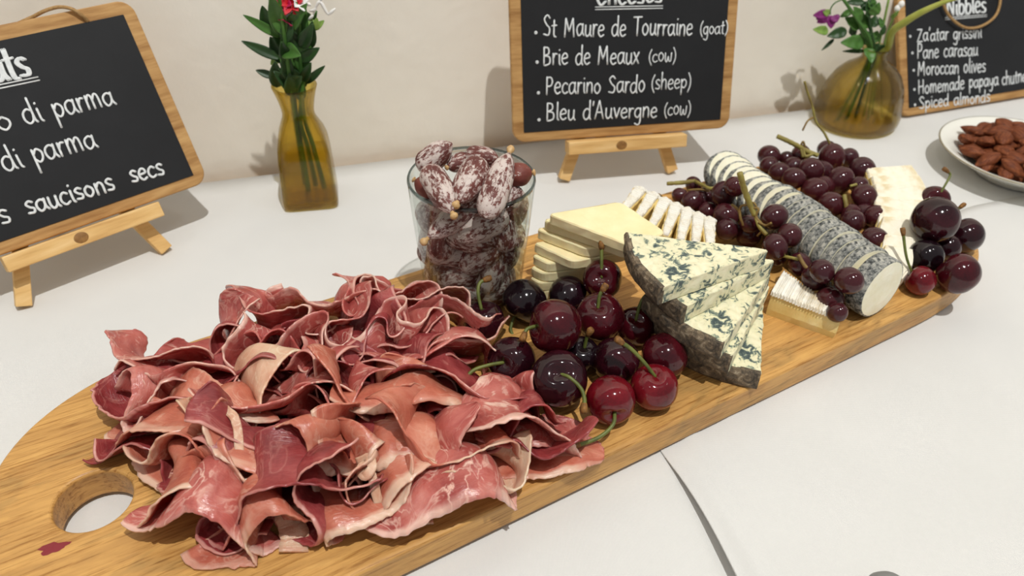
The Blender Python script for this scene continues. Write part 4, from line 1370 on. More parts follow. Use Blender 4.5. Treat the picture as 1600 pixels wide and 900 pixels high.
# pecorino: thin wedges fanned down toward the glass
pt = .0074
NP = 8
zt = T + NP * pt
Lp, Bp, Rp, Fp = [U(*q, zt)[:2] for q in ((855, 334), (970, 314), (1041, 362), (988, 384))]
lpx = [(855, 334), (847, 343), (836, 357), (832, 379), (829, 398), (827, 416), (826, 432), (827, 446)]
rot_ = [0, 2, 0, -4, -6, -7, -8, -8]
onames = ['top', 'second', 'third', 'fourth', 'fifth', 'sixth', 'seventh', 'bottom']
for i in range(NP):
    z1 = zt - i * pt
    l_ = U(*lpx[i], z1)[:2]
    an = math.radians(rot_[i]); RR = np.array([[math.cos(an), -math.sin(an)], [math.sin(an), math.cos(an)]])
    wpts = [l_ + RR @ (p - Lp) for p in (Lp, Fp, Rp, Bp)]
    if i >= 2:                                      # lower slices end behind the heap of cherries
        g0, gs = ((.0, .3860), .33) if i < 4 else ((.0, .3995), .25); out = []
        sd = lambda p: p[1] - g0[1] - gs * p[0]
        for k in range(len(wpts)):
            p, q = wpts[k], wpts[(k + 1) % len(wpts)]
            if sd(p) >= 0: out.append(p)
            if (sd(p) >= 0) != (sd(q) >= 0): out.append(p + (q - p) * (sd(p) / (sd(p) - sd(q))))
        wpts = out
    poly = round_poly([RR.T @ (p - l_) for p in wpts], .004, 3)
    root = thing('pecorino_slice', 'pale yellow pecorino wedge slice, %s of the fanned stack beside the glass' % (onames[i] if i in (0, 7) else onames[i] + ' from the top'), 'cheese', (*l_, z1 - pt), math.radians(rot_[i]), 'fanned pecorino slices')
    prism('paste', poly, 0.0001, pt - .0002, M['pec'], root, .0005, i * 5.1, .002, .0008)
    # thin rind along the short outer end
    a_, b_ = np.array([0., 0.]), (Bp - Lp)
    d_ = unit(b_ - a_); nn = np.array([-d_[1], d_[0]]); Ln = np.linalg.norm(b_ - a_)
    V = []; F = []
    for k in range(15):
        p = a_ + d_ * Ln * (.06 + .88 * k / 14)
        for w_, z in ((-.0012, .0006), (.0006, .0006), (.0009, pt * .5), (.0006, pt - .0008), (-.0012, pt - .0008)):
            V.append((*(p + nn * w_), z))
    for k in range(14):
        for j in range(5): F.append((k * 5 + j, k * 5 + (j + 1) % 5, (k + 1) * 5 + (j + 1) % 5, (k + 1) * 5 + j))
    F.append((4, 3, 2, 1, 0)); F.append(tuple(70 + j for j in range(5)))
    obj('rind', V, F, M['pec_rind'], root)

# brie wedge at the front, standing on its side
a0, a1 = U(1196, 491, T)[:2], U(1303, 529, T)[:2]
d_ = unit(a1 - a0); nb = np.array([-d_[1], d_[0]])       # away from the viewer
root = thing('brie_wedge', 'brie wedge with white ridged rind and yellow cut face, in front of the ash log', 'cheese', (*a0, T), math.atan2(d_[1], d_[0]))
Ln = np.linalg.norm(a1 - a0)
V = []; F = []
nu, nv = 24, 8
h0, h1 = .0172, .0150
for i in range(nu + 1):
    t = i / nu; x = Ln * t; h = h0 + (h1 - h0) * t ** 1.1; w_ = .027 - .0215 * t
    ring = [(x, 0, 0), (x, -.0004, h * .3), (x, .0003, h * .7), (x, .0018, h), (x, w_ - .002, h), (x, w_, h * .7), (x, w_, h * .3), (x, w_, 0)]
    for q in ring:
        nz = noise.noise_vector(Vector(q) * 140)
        V.append((q[0] + .0009 * nz[0], q[1] + .0011 * nz[1] * (1 if 0 < q[2] else .3), max(0, q[2] + .0005 * nz[2] * (q[2] > 0))))
for i in range(nu):
    for j in range(8): F.append((i * 8 + j, (i + 1) * 8 + j, (i + 1) * 8 + (j + 1) % 8, i * 8 + (j + 1) % 8))
F.append(tuple(range(8))); F.append(tuple(nu * 8 + j for j in range(7, -1, -1)))
obj('paste', V, F, M['brie'], root, smooth=False)
V = []; F = []
nu2 = 90
for i in range(nu2 + 1):
    t = i / nu2; x = Ln * 1.01 * t - .0003; h = h0 + (h1 - h0) * t ** 1.1; w_ = .028 - .0215 * t
    sc = .0006 * math.sin(t * 150); z_ = h + .0004 * math.sin(t * 150)
    for q in [(x, -.0002 + sc, h - .0012), (x, .0006 + sc, z_ + .0012), (x, w_ * .25, z_ + .0018), (x, w_ * .75, z_ + .0018), (x, w_ + sc, z_ + .0010), (x, w_, h - .001)]:
        nz = noise.noise_vector(Vector(q) * 200)
        V.append((q[0], q[1] + .0005 * nz[1], q[2] + .0005 * nz[2]))
for i in range(nu2):
    for j in range(6): F.append((i * 6 + j, (i + 1) * 6 + j, (i + 1) * 6 + (j + 1) % 6, i * 6 + (j + 1) % 6))
F.append(tuple(range(6))); F.append(tuple(nu2 * 6 + j for j in range(5, -1, -1)))
obj('rind', V, F, M['brie_rind'], root, smooth=False)


def brie_slice(label, c, rz, Ln, wid, hgt, group, seed, pitch=0.0, roll=0.0, taper=.6, rind='brie_rind', corr=.0004):
    """cut piece of brie: cream sides, white rind on top and at the outer end (+x)"""
    root = thing('brie_slice', label, 'cheese', c, rz, group)
    root.rotation_euler = (roll, pitch, rz)
    poly = [(-Ln / 2, -wid / 2 * taper), (Ln / 2 - .003, -wid / 2), (Ln / 2, 0), (Ln / 2 - .003, wid / 2), (-Ln / 2, wid / 2 * taper)]
    prism('paste', round_poly(poly, .002, 2), .0002, hgt - .001, M['brie'], root, .0009, seed, .002, .0005)
    P = resample(round_poly([(-Ln / 2 + .0005, -wid / 2 * taper + .0009), (Ln / 2 - .003, -wid / 2 + .0009), (Ln / 2 + .0012, 0), (Ln / 2 - .003, wid / 2 - .0009), (-Ln / 2 + .0005, wid / 2 * taper - .0009)], .002, 3), .0016)
    n = len(P); V = []; F = []
    for li, (z, s) in enumerate(((hgt - .0022, 1.0), (hgt - .0004, 1.02), (hgt + .0008, .96), (hgt + .0012, .8))):
        for p in P:
            nz = noise.noise_vector(Vector((p[0] * 260 + seed, p[1] * 260, z * 260)))
            q = np.array(p) * (1 if s > .99 else 1) + .0005 * np.array([nz[0], nz[1]])
            q[1] *= s; q[0] = q[0] * (s if s < .99 else 1)
            V.append((q[0], q[1], z + .0006 * nz[2] + corr * math.sin(q[0] * 2600)))
    for li in range(3):
        for k in range(n): F.append((li * n + k, li * n + (k + 1) % n, (li + 1) * n + (k + 1) % n, (li + 1) * n + k))
    F.append(tuple(3 * n + k for k in range(n))); F.append(tuple(range(n - 1, -1, -1)))
    obj('top_rind', V, F, M[rind], root, smooth=False)
    # end rind
    V = []; F = []
    for j in range(9):
        y = (j / 8 - .5) * wid * .96
        x = Ln / 2 - .003 * (abs(j / 8 - .5) * 2) ** 1.5
        for w_, z in ((-.0012, .0004), (.0008, .0004), (.0014, hgt * .5), (.0008, hgt - .0002), (-.0012, hgt - .0002)):
            nz = noise.noise_vector(Vector((x * 300 + seed, y * 300, z * 300)))
            V.append((x + w_ + .0005 * nz[0], y, z))
    for j in range(8):
        for k in range(5): F.append((j * 5 + k, j * 5 + (k + 1) % 5, (j + 1) * 5 + (k + 1) % 5, (j + 1) * 5 + k))
    F.append((4, 3, 2, 1, 0)); F.append(tuple(40 + k for k in range(5)))
    obj('end_rind', V, F, M[rind], root, smooth=False)
    return root


row = [(981, 312), (1003, 321), (1024, 331), (1044, 340), (1064, 349), (1084, 357), (1104, 365)]
ordn = ['first', 'second', 'third', 'fourth', 'fifth', 'sixth', 'seventh']
for i, q in enumerate(row):
    hz = .024 - .0004 * i
    p = U(*q, T + hz)
    lean = 0
    brie_slice('white rinded brie slice, %s from left in the row behind pecorino and blue cheese' % ordn[i], (p[0], p[1], T + .0002), math.radians(62 + 3 * i), .046, .0112, hz, 'brie slices standing in a row', i * 7.7, roll=math.radians(6))
# shingled brie at the right end behind the grapes
pts = [(1396, 262), (1404, 280), (1408, 298), (1409, 316), (1411, 336), (1409, 357), (1405, 380), (1401, 402)]
for i, q in enumerate(pts):
    z_ = T + .0205 - .0008 * i
    p = U(*q, z_)
    Lb = (.042, .041, .040, .039, .034, .030, .022, .020)[i]
    brie_slice('thin white brie slice, %s of the shingled row behind the right grapes' % (['farthest', 'second farthest', 'third farthest', 'fourth farthest', 'fifth farthest', 'third nearest', 'second nearest', 'nearest'][i]), (p[0], p[1], T + .0025 + .0013 * (i % 3)), math.radians(4 - 6 * i + (8 if i > 5 else 0)), Lb, .027, .0125, 'shingled brie slices', 60 + i * 3.1, roll=math.radians(23), taper=.8, rind='brie_soft', corr=.0001)

# goat log, ash coated, cut into slices; far slices lean open
LA = U(1377, 455, T + .0205); LB = U(1163, 287, T + .0205)
LA = np.array([LA[0], LA[1], T + .0207]); LB = np.array([LB[0], LB[1], T + .0207])
ld = unit(LB - LA); LLEN = np.linalg.norm(LB - LA)


def log_slice(label, c, nrm, R_, th, seed, end=False):
    x, y, z = frame_from_axis(nrm)
    root = thing('goat_cheese_slice', label, 'cheese', c, 0, 'slices of the ash coated goat log')
    root.matrix_world = basis(x, y, z, c)
    nv = 56; V = []; F = []

    def ring(r, zz, amp):
        for k in range(nv):
            a_ = 2 * PI * k / nv
            n1_ = noise.noise((math.cos(a_) * 1.2, math.sin(a_) * 1.2, seed * .03)); n2_ = noise.noise((math.cos(a_) * 7 + seed, math.sin(a_) * 7, zz * 400))
            rr = r * (1 + .035 * n1_ + amp * n2_)
            V.append((rr * math.cos(a_), rr * math.sin(a_), zz))
    h = th / 2
    for r, zz, am_ in ((.0001, -h, 0), (R_ * .55, -h, .01), (R_ - .0015, -h, .02), (R_ - .0012, h, .02), (R_ * .55, h + (.0004), .01), (.0001, h, 0)): ring(r, zz, am_)
    for i in range(5):
        for k in range(nv): F.append((i * nv + k, i * nv + (k + 1) % nv, (i + 1) * nv + (k + 1) % nv, (i + 1) * nv + k))
    obj('paste', V, F, M['goat'], root, smooth=False)
    V = []; F = []
    hh = h - .0002
    prof_ = [(R_ - .0022, -hh), (R_ - .0004, -hh), (R_, -hh + .0006), (R_ + .0001, 0), (R_, hh - .0006), (R_ - .0004, hh), (R_ - .0022, hh)]
    for r, zz in prof_: ring(r, zz, .016)
    n = len(prof_)
    for i in range(n):
        for k in range(nv): F.append((i * nv + k, i * nv + (k + 1) % nv, ((i + 1) % n) * nv + (k + 1) % nv, ((i + 1) % n) * nv + k))
    obj('ash_rind', V, F, M['ash'], root)
    return root


s = 0.0; i = 0
ths = [.013] + [.0082, .0078, .0084, .0080, .0100, .0104, .0078, .0082, .0080, .0078, .0084] + [.0080] * 7
NS = len(ths)
nm_ = ['nearest end piece showing its white cut face', 'second', 'third', 'fourth', 'fifth', 'sixth', 'seventh', 'eighth', 'ninth', 'tenth', 'eleventh', 'twelfth', 'thirteenth', 'fourteenth', 'fifteenth', 'sixteenth', 'seventeenth', 'eighteenth', 'farthest']
for i, th in enumerate(ths):
    c = LA + ld * (s + th / 2)
    R_ = .0205
    far = max(0, i - 9)
    nrm = -ld + np.array([0, 0, .10 + .17 * min(far, 5)]) + np.array([.03, 0, .015]) * math.sin(i * 2.1)
    if i == 0: nrm = -ld + np.array([.22, 0, .05])
    if far: R_ = .0203
    c = c.copy(); c[2] = T + R_ * (1.0 + .012) - (.0040 * min(1, far / 4)) + .0006 * math.sin(i * 1.9)
    lab = 'goat cheese slice, %s' % nm_[i] if i == 0 else ('goat cheese slice with grey ash rind, %s of the log' % nm_[i] if i == NS - 1 else 'goat cheese slice with grey ash rind, %s from the near end of the log' % nm_[i])
    log_slice(lab, c, nrm, R_, th - .0006, i * 13.7)
    s += th + .0002 + (.0006 if far else 0)

# ------------------------------------------------------------------ grapes
gm = None


def grape_mesh(seed):
    nu, nv = 18, 26; V = []; F = []
    for i in range(nu + 1):
        th = PI * i / nu
        for k in range(nv):
            a_ = 2 * PI * k / nv
            rr = 1 + .02 * noise.noise((math.sin(th) * math.cos(a_) + seed, math.sin(th) * math.sin(a_), math.cos(th)))
            V.append((rr * math.sin(th) * math.cos(a_), rr * math.sin(th) * math.sin(a_), 1.09 * rr * math.cos(th)))
    for i in range(nu):
        for k in range(nv): F.append((i * nv + k, (i + 1) * nv + k, (i + 1) * nv + (k + 1) % nv, i * nv + (k + 1) % nv))
    return V, F


gproto = None


def bunch(label, grapes, stalks, seed, filler=()):
    """one bunch: grapes and stalks are its parts"""
    global gproto
    P = np.array([g[:3] for g in grapes]); base = np.array([*P[:, :2].mean(0), T])
    root = thing('grape_bunch', label, 'grapes', base)
    r_ = np.random.default_rng(seed)
    for g in list(grapes) + list(filler):
        if gproto is None:
            V, F = grape_mesh(1); gproto = obj('grape', V, F, M['grape'], root); o = gproto
        else:
            o = gproto.copy(); COL.objects.link(o); o.parent = root
        o.location = tuple(np.array(g[:3]) - base); o.scale = (g[3] * .975,) * 3
        x, y, z = frame_from_axis(r_.normal(size=3)); o.rotation_euler = basis(x, y, z).to_euler()
    for pts, rad, mt in stalks:
        pp = smooth_path([np.array(p) - base for p in pts], 6)
        V, F = tube(pp, [rad * (1 + .18 * noise.noise((k * .7, seed, rad * 900))) for k in range(len(pp))], 8)
        obj('stalk', V, F, M[mt], root)
    return root


GA = [(0.1628, 0.564, 0.031, 0.0088), (0.1292, 0.5293, 0.031, 0.0062), (0.1428, 0.5476, 0.031, 0.0064), (0.1556, 0.5061, 0.0472, 0.0095), (0.1365, 0.5177, 0.0331, 0.0083), (0.1599, 0.4961, 0.0591, 0.0077), (0.1471, 0.5069, 0.031, 0.0075), (0.1562, 0.4913, 0.0369, 0.0097), (0.1543, 0.4742, 0.0362, 0.0085), (0.1704, 0.4755, 0.0312, 0.009), (0.1674, 0.4692, 0.0443, 0.0067), (0.1797, 0.4593, 0.0571, 0.0091), (0.1861, 0.441, 0.0541, 0.0085), (0.174, 0.4305, 0.0517, 0.0086), (0.1834, 0.4474, 0.0326, 0.0074)]
GC = [(0.191, 0.424, 0.0422, 0.0078), (0.1966, 0.4088, 0.0424, 0.0085), (0.1952, 0.3996, 0.0547, 0.0077), (0.2084, 0.3889, 0.0558, 0.0087), (0.2029, 0.393, 0.0376, 0.009), (0.2025, 0.3784, 0.0388, 0.0066)]
GB = [(0.217, 0.6018, 0.0303, 0.0093), (0.2132, 0.5857, 0.0295, 0.0079), (0.2322, 0.6019, 0.0285, 0.006), (0.2177, 0.5702, 0.0314, 0.0089), (0.2455, 0.6061, 0.0296, 0.0085), (0.2721, 0.6198, 0.029, 0.0078), (0.2242, 0.5545, 0.035, 0.0091), (0.2437, 0.5731, 0.0328, 0.011), (0.2681, 0.596, 0.0334, 0.0114), (0.286, 0.6029, 0.0296, 0.0085), (0.2871, 0.5755, 0.0329, 0.0111), (0.2638, 0.559, 0.0322, 0.0111), (0.2386, 0.5426, 0.0315, 0.0103), (0.2454, 0.522, 0.0312, 0.01), (0.2545, 0.4986, 0.0307, 0.0095), (0.2716, 0.5275, 0.0351, 0.0102), (0.2742, 0.5054, 0.0308, 0.0096), (0.2616, 0.4726, 0.0311, 0.0099), (0.2734, 0.5445, 0.0358, 0.0075)]


def gpx(x, y, y3):                    # grape crop (x2.726 from 1020,200) at world y
    return atY(1020 + x / 2.726, 200 + y / 2.726, y3)


bunch('red grapes with pale stalk end, lying on the left flank of the ash log', GA,
      [([gpx(60, 237, .545), gpx(120, 233, .545), gpx(180, 226, .545)], .0017, 'vine'), ([gpx(180, 226, .545), gpx(215, 245, .53), gpx(250, 258, .515), gpx(300, 240, .52)], .0014, 'vine'), ([gpx(150, 265, .53), gpx(200, 262, .525), gpx(240, 270, .52)], .0008, 'twig'),
       ([gpx(370, 190, .470), gpx(388, 255, .468), gpx(412, 320, .466), gpx(436, 372, .462)], .0021, 'vine'), ([gpx(436, 372, .462), gpx(455, 420, .455), gpx(485, 455, .450)], .0014, 'vine'),
       ([gpx(412, 325, .466), gpx(375, 335, .47), gpx(372, 375, .468), gpx(385, 415, .466)], .0009, 'twig'), ([gpx(425, 340, .464), gpx(450, 345, .462), gpx(440, 380, .46), gpx(470, 410, .455)], .0009, 'twig'), ([gpx(436, 372, .462), gpx(465, 430, .456), gpx(445, 460, .456)], .0008, 'twig'), ([gpx(335, 325, .475), gpx(365, 350, .472), gpx(375, 395, .468)], .0009, 'twig'), ([gpx(450, 400, .456), gpx(480, 415, .453), gpx(505, 405, .450)], .0009, 'twig'), ([gpx(405, 330, .467), gpx(430, 318, .465), gpx(448, 350, .462)], .0007, 'twig'),
       ([gpx(5, 320, .51), gpx(50, 318, .51), gpx(85, 330, .512), gpx(125, 350, .515)], .0016, 'vine'), ([gpx(8, 300, .51), gpx(25, 285, .51), gpx(42, 305, .51), gpx(50, 318, .51)], .0013, 'twig')], 1,
      filler=[(.1660, .5440, .030, .0085), (.1480, .5260, .0305, .0088), (.1600, .5180, .0305, .009)])
bunch('six red grapes on a short stalk between the brie wedge and the ash log', GC,
      [([gpx(545, 545, .428), gpx(580, 550, .424), gpx(620, 560, .420)], .0010, 'vine'), ([gpx(620, 540, .42), gpx(660, 600, .412), gpx(745, 640, .402), gpx(775, 655, .396)], .0012, 'twig')], 2)
bunch('largest bunch of red grapes, at the far edge of the board right of the log', GB,
      [([gpx(530, 35, .60), gpx(575, 55, .598), gpx(620, 78, .596), gpx(660, 100, .594), gpx(705, 118, .59)], .0021, 'vine'), ([gpx(628, 80, .596), gpx(640, 58, .596), gpx(648, 78, .595)], .0009, 'twig'), ([gpx(640, 85, .594), gpx(650, 120, .59), gpx(690, 108, .59)], .0013, 'vine'), ([gpx(632, 90, .594), gpx(640, 125, .59)], .0012, 'vine'),
       ([gpx(815, 285, .52), gpx(822, 320, .515), gpx(826, 352, .512)], .0018, 'vine'), ([gpx(840, 248, .535), gpx(870, 240, .535)], .0011, 'vine'),
       ([atY(1297, 226, .605), atY(1288, 208, .607), atY(1275, 190, .61), atY(1269, 165, .613), atY(1262, 145, .616), atY(1257, 127, .618)], .0010, 'vine'), ([atY(1272, 183, .611), atY(1262, 189, .607), atY(1254, 204, .603)], .0008, 'twig'), ([gpx(1000, 515, .462), gpx(1012, 530, .460), gpx(1012, 548, .458)], .0018, 'twig')], 3,
      filler=[(.2500, .5540, .0290, .0085), (.2560, .5800, .0285, .009), (.2700, .5150, .0280, .008), (.2580, .5120, .0290, .008), (.2330, .5850, .0290, .0085)])

# ------------------------------------------------------------------ prosciutto: each folded slice a thin sheet
def ham_sheet(label, c, az, el, roll, L_, W_, nfold, A, mat, seed, curl=.6, flare=.3, phase=None, slow=0.0, crump=.0022, group='folded ham slices', lo=T + .0008, sx=1.0):
    """thin slice gathered into meander folds. Its width runs along (az, el); folds lie across that."""
    r_ = np.random.default_rng(seed)
    e3 = np.array([math.cos(el) * math.cos(az), math.cos(el) * math.sin(az), math.sin(el)])
    e1 = unit(np.cross(e3, (0, 0, 1))) if abs(e3[2]) < .97 else np.array([1.0, 0, 0])
    e2 = np.cross(e3, e1)
    e1, e2 = e1 * math.cos(roll) + e2 * math.sin(roll), -e1 * math.sin(roll) + e2 * math.cos(roll)
    nu, nv = 84, 20
    ph = r_.uniform(0, 2 * PI) if phase is None else phase
    ph2 = r_.uniform(0, 2 * PI)
    V = np.zeros(((nu + 1) * (nv + 1), 3)); uv = []
    us = np.linspace(0, 1, nu + 1)
    warp = r_.uniform(-.07, .07); slow = slow + r_.uniform(-1.0, 1.0)
    wprof = W_ * (.10 + .92 * np.sin(PI * np.clip(us * .98 + .01, 0, 1)) ** .5)
    for j in range(nv + 1):
        v = j / nv
        Av = A * (1 + flare * (.5 - v))
        uw = us + warp * np.sin(2 * PI * us + ph2) + .03 * np.sin(5 * PI * us + ph)
        th = Av * (.9 + .3 * np.sin(2.3 * us + ph2)) * np.sin(2 * PI * nfold * uw + ph) + .4 * Av * np.sin(2 * PI * nfold * .53 * us + ph2 + .6 * v) + slow * (us - .5)
        x = np.concatenate([[0], np.cumsum(np.cos(th[:-1]) + np.cos(th[1:])) * L_ / nu / 2])
        y = np.concatenate([[0], np.cumsum(np.sin(th[:-1]) + np.sin(th[1:])) * L_ / nu / 2])
        x = x - x.mean(); y = y - y.mean()
        x *= sx
        q = (v - .5) * wprof
        if abs(curl) > 1e-3:
            k = curl / W_
            z = np.sin(q * k) / k; yy = (1 - np.cos(q * k)) / k
        else: z, yy = q, 0 * q
        for i in range(nu + 1):
            V[i * (nv + 1) + j] = x[i] * e1 + (y[i] + yy[i]) * e2 + z[i] * e3
    out = []
    for i in range(nu + 1):
        for j in range(nv + 1):
            p = V[i * (nv + 1) + j]
            a_ = noise.noise_vector(Vector(p * 48) + Vector((seed * 1.7, 0, 0)))
            b_ = noise.noise_vector(Vector(p * 150) + Vector((seed * 2.3, 5, 0)))
            edge = abs(j / nv - .5) * 2
            q = p + c + crump * 1.7 * np.array(a_) + crump * .28 * np.array(b_)
            if edge > .85:
                q = q + e3 * .0016 * noise.noise((i * .35, seed, edge)) * (1 if j > nv / 2 else -1)
            d = q[2] - lo
            if d < .006: q[2] = lo + .006 * math.exp(min(0, (d - .006)) / .006)
            out.append(q); uv.append((i / nu * L_ / .12, j / nv))
    F = []
    for i in range(nu):
        for j in range(nv):
            a_ = i * (nv + 1) + j
            F.append((a_, a_ + nv + 1, a_ + nv + 2, a_ + 1))
    base = np.array([c[0], c[1], max(T, min(q[2] for q in out))])
    o = obj('ham_slice', [q - base for q in out], F, mat, None, uvs=uv, loc=base)
    md = o.modifiers.new('thick', 'SOLIDIFY'); md.thickness = .0009; md.offset = 0
    tag(o, label, 'ham slice', group)
    return o


VIEW = math.radians(-90)


HPOLY = [U(x, y, .030)[:2] for x, y in ((192, 640), (218, 535), (250, 510), (300, 510), (430, 472), (545, 448), (650, 466), (715, 495), (755, 535), (780, 590), (860, 625), (895, 650), (865, 725), (800, 762), (680, 812), (560, 838), (455, 858), (345, 848), (278, 775), (240, 700))]


def inside_margin(p, mgn):
    """push a centre inward until it lies mgn inside the heap's outline"""
    p = np.array(p, float); n = len(HPOLY); cen = np.mean(HPOLY, axis=0)
    for _ in range(60):
        dmin, dirn = 1e9, None; ins = False
        for i in range(n):
            a_, b_ = HPOLY[i], HPOLY[(i + 1) % n]
            ab = b_ - a_; t = np.clip(((p - a_) @ ab) / (ab @ ab), 0, 1); d = np.linalg.norm(p - a_ - ab * t)
            dmin = min(dmin, d)
            if (a_[1] > p[1]) != (b_[1] > p[1]) and p[0] < (b_[0] - a_[0]) * (p[1] - a_[1]) / (b_[1] - a_[1]) + a_[0]: ins = not ins
        if ins and dmin >= mgn: break
        p += (cen - p) * .03
    return p


def ham_px(px, py, z, az, el, roll, L_, W_, nfold, A, tone, where, seed, **kw):
    c = U(px, py, z)
    c[:2] = inside_margin(c[:2], .010 if py > 700 else .014)
    rj = np.random.default_rng(seed + 1000)
    az_ = math.radians(az + rj.uniform(-18, 18)); el_ = math.radians(el + rj.uniform(-6, 14)); ro = math.radians(roll + rj.uniform(-14, 14))
    tn = {'d': 'dark rosy', 'm': 'rosy', 'p': 'peach pink', 'b': 'fat marbled', 'f': 'pale fatty'}[tone]
    mt = {'d': 'ham_dark', 'm': 'ham_mid', 'p': 'ham_peach', 'b': 'ham_marb', 'f': 'ham_fat'}[tone]
    return ham_sheet('%s ham slice %s' % (tn, where), c, az_, el_, ro, L_ * .90, W_ * 1.0, nfold * .85, A * 1.08, M[mt], seed, **kw)


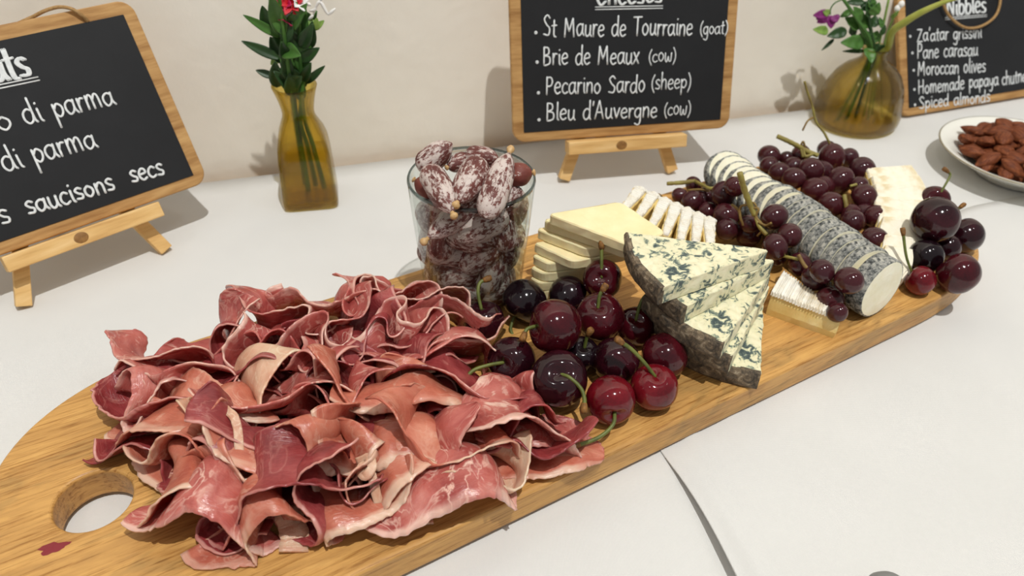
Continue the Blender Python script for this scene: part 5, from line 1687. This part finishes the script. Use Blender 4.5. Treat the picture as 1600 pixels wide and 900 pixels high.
# px, py, height, azimuth, elevation, roll, length, width, folds, fold angle, tone, where
HAM = [
    # back row, edges up
    (245, 548, .036, -100, 62, 0, .085, .036, 1.3, 1.5, 'b', 'standing at the back left corner of the pile'),
    (333, 528, .034, -80, 25, 10, .085, .036, 1.0, 1.1, 'm', 'at the back of the pile, second from the left'),
    (392, 520, .036, -60, 60, 0, .090, .030, 1.3, 1.5, 'd', 'at the back of the pile, third from the left'),
    (450, 498, .040, -95, 66, -8, .125, .036, 2.0, 1.4, 'm', 'with a peak at the back of the pile, fourth from the left'),
    (505, 478, .040, -110, 60, 0, .120, .032, 2.2, 1.5, 'b', 'at the back of the pile, fifth from the left'),
    (560, 462, .046, -70, 70, 0, .115, .028, 1.6, 1.7, 'm', 'rolled open at the top of the back of the pile'),
    (610, 472, .042, -60, 66, 6, .120, .032, 2.0, 1.5, 'b', 'at the back of the pile, just left of the glass'),
    (655, 480, .038, -80, 64, 0, .110, .030, 2.1, 1.5, 'm', 'at the foot of the glass of sausages'),
    (697, 498, .036, -75, 70, 0, .100, .028, 1.7, 1.7, 'm', 'curled into a loop in front of the glass'),
    # second row
    (412, 552, .036, -90, 50, -14, .120, .040, 1.8, 1.4, 'm', 'in the second row, with a pale fold pointing forward'),
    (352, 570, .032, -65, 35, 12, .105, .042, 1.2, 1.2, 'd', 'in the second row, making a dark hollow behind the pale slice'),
    (478, 540, .040, -95, 55, 0, .125, .036, 2.2, 1.5, 'm', 'in the second row, centre left'),
    (520, 528, .042, -80, 60, 0, .120, .034, 2.3, 1.5, 'm', 'in the second row, left of the deep gap'),
    (575, 520, .044, -100, 60, 10, .125, .034, 2.2, 1.5, 'd', 'in the second row, above the deep gap'),
    (628, 520, .044, -85, 62, -10, .125, .034, 2.4, 1.5, 'm', 'in the second row with a pale double loop edge'),
    (682, 540, .040, -70, 40, 0, .110, .042, 1.4, 1.2, 'b', 'in the second row, right, broad and marbled'),
    (735, 535, .034, -55, 40, 0, .095, .040, 1.1, 1.1, 'm', 'at the right of the second row under the leftmost cherry'),
    (505, 580, .040, -85, 42, 5, .105, .036, 1.8, 1.4, 'm', 'hanging in front of the second row, glossy'),
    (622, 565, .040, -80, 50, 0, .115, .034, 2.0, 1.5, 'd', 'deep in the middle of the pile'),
    # middle
    (192, 632, .030, -125, 15, 0, .090, .046, 1.1, 1.1, 'd', 'dark and lying lowest at the left end of the pile'),
    (250, 612, .034, -110, 40, 12, .110, .038, 1.7, 1.4, 'b', 'at the left end of the pile behind the dark one'),
    (300, 590, .036, -80, 40, 0, .105, .038, 1.6, 1.3, 'm', 'in the middle left of the pile'),
    (376, 618, .042, -70, 35, -15, .105, .042, 1.1, 1.1, 'f', 'standing out pale at the middle left of the pile'),
    (330, 640, .038, -100, 25, 10, .105, .042, 1.2, 1.1, 'p', 'in front of the pale fatty slice'),
    (440, 625, .044, -60, 30, -20, .115, .046, 1.2, 1.1, 'b', 'broad and shiny in the centre left of the pile'),
    (455, 655, .042, -70, 20, -18, .125, .044, 1.3, 1.2, 'd', 'running diagonally through the centre of the pile'),
    (520, 625, .042, -90, 35, 0, .110, .040, 1.8, 1.4, 'm', 'in the centre of the pile'),
    (575, 605, .046, -75, 32, -14, .100, .044, 1.0, 1.1, 'p', 'with a white edge sloping down in the centre right'),
    (648, 612, .046, -85, 30, 0, .105, .046, 1.1, 1.3, 'p', 'peaked like a tent in the centre right of the pile'),
    (716, 600, .042, -95, 25, 20, .105, .044, .9, .9, 'd', 'long and pinkish, sliding down toward the right of the pile'),
    (760, 610, .034, -70, 40, 0, .100, .036, 1.5, 1.4, 'm', 'at the right of the pile under the stem of a cherry'),
    # front
    (250, 665, .036, -110, 12, 14, .110, .046, 1.1, 1.1, 'p', 'with a white rim at the front left of the pile'),
    (225, 705, .028, -135, 12, 0, .090, .034, 1.3, 1.2, 'd', 'low at the front left near the round hole'),
    (255, 742, .028, -115, 8, 10, .105, .036, 1.2, 1.2, 'p', 'at the front left edge casting a shadow on the wood'),
    (320, 706, .036, -95, 22, -6, .115, .038, 2.0, 1.5, 'p', 'ruffled at the front left'),
    (335, 790, .034, -95, 10, 6, .125, .050, 1.1, 1.3, 'b', 'wide open like a pocket at the front left edge'),
    (305, 755, .038, -80, 20, 0, .110, .040, 1.5, 1.3, 'p', 'behind the pocket shaped one at the front left'),
    (395, 720, .040, -85, 25, 0, .115, .040, 1.7, 1.4, 'd', 'behind the front edge, left of centre'),
    (398, 810, .032, -80, 5, 0, .115, .040, 1.5, 1.5, 'p', 'rolled at the front edge, left of the pale tip'),
    (445, 765, .040, -85, 15, 8, .120, .044, 1.5, 1.4, 'd', 'dark and ruffled at the front centre'),
    (470, 700, .044, -70, 22, -16, .115, .044, 1.3, 1.2, 'p', 'arched over the front centre'),
    (500, 760, .038, -80, 10, 40, .110, .046, 1.2, 1.3, 'd', 'hanging steeply at the front centre'),
    (525, 695, .044, -80, 25, 0, .105, .040, 1.4, 1.3, 'p', 'with pale rim in the centre of the front'),
    (548, 780, .032, -85, 8, 55, .100, .042, 1.1, 1.4, 'p', 'standing on edge at the front, right of centre'),
    (590, 735, .038, -80, 8, -60, .115, .042, 1.2, 1.5, 'p', 'folded round a curl of white fat at the front'),
    (610, 680, .046, -85, 14, 0, .110, .042, 1.4, 1.5, 'p', 'with a white rimmed loop above the curl of fat'),
    (690, 680, .044, -75, 14, -8, .115, .046, 1.4, 1.4, 'p', 'with a white rimmed arch at the front right'),
    (650, 730, .038, -60, 8, 18, .100, .036, 1.1, 1.0, 'm', 'long and sloping at the front right'),
    (705, 748, .034, -80, 6, -4, .125, .052, 1.1, 1.3, 'b', 'broad wave shaped at the front right edge of the pile'),
    (765, 735, .030, -60, 20, 0, .085, .036, 1.1, 1.1, 'f', 'pale at the right end of the front edge'),
    (795, 628, .030, -80, 30, 0, .095, .030, 1.6, 1.4, 'm', 'at the right end of the pile, next to the front left cherry'),
    (822, 668, .036, -75, 20, -12, .105, .052, .9, .8, 'b', 'broad flat and marbled at the right end of the pile'),
    (875, 680, .028, -50, 12, -20, .095, .040, 1.6, .9, 'm', 'at the far right tip of the pile by the cherry stem'),
    (850, 715, .025, -70, 4, -10, .080, .030, .8, .7, 'p', 'lying flat under the right tip of the pile'),
]
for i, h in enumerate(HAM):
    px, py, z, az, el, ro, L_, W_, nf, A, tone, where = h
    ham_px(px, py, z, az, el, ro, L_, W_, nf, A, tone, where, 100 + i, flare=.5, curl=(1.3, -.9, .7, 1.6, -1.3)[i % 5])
# slices buried under the others carry the heap
fr = np.random.default_rng(5)
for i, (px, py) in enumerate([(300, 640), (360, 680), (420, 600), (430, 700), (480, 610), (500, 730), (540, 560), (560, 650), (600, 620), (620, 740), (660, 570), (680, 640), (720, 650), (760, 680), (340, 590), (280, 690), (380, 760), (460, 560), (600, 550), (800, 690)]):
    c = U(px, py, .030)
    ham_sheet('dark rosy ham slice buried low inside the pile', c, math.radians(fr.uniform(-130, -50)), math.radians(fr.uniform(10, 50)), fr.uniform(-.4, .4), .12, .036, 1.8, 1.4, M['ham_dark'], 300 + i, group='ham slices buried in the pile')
# scraps of fat
def fat_strip(label, pts, w, seed, name='fat_strip'):
    pp = smooth_path(pts, 6); n = len(pp); V = []; F = []; uv = []
    for i, p in enumerate(pp):
        t = unit(pp[min(n - 1, i + 1)] - pp[max(0, i - 1)])
        s = unit(np.cross(t, C0 - p))
        for j in range(5):
            q = p + s * w * (j / 4 - .5) * (1 + .15 * noise.noise((i * .4, seed, 0))) + np.array(noise.noise_vector(Vector(p * 200))) * .0006
            V.append(q); uv.append((i / n, .1 + j / 4 * .3))
    for i in range(n - 1):
        for j in range(4): F.append((i * 5 + j, (i + 1) * 5 + j, (i + 1) * 5 + j + 1, i * 5 + j + 1))
    base = np.array(pp[0])
    o = obj(name, [v - base for v in V], F, M['ham_fat'], None, uvs=uv, loc=base)
    md = o.modifiers.new('thick', 'SOLIDIFY'); md.thickness = .0016
    return tag(o, label, 'ham fat')


fat_strip('thin cream strip of fat hanging in front of the pale fatty ham slice', [U(352, 640, .058), U(364, 650, .060), U(371, 675, .056), U(374, 700, .052), U(377, 735, .047)], .0042, 1)
fat_strip('pale pointed scrap of fat sticking out at the front edge of the ham', [U(450, 790, .030), U(455, 815, .026), U(460, 838, .0232), U(458, 864, .0222)], .013, 2)
fat_strip('rolled curl of white fat in the front of the ham pile', [U(560, 722, .046), U(576, 716, .049), U(582, 730, .049), U(572, 744, .047), U(563, 735, .046), U(570, 727, .047), U(580, 738, .046), U(586, 765, .040), U(594, 790, .033)], .0045, 3)
fat_strip('thin shred of ham dangling over the wood at the front right', [U(648, 780, .024), U(660, 786, .024), U(667, 800, .0232), U(668, 820, .0222)], .0052, 4)
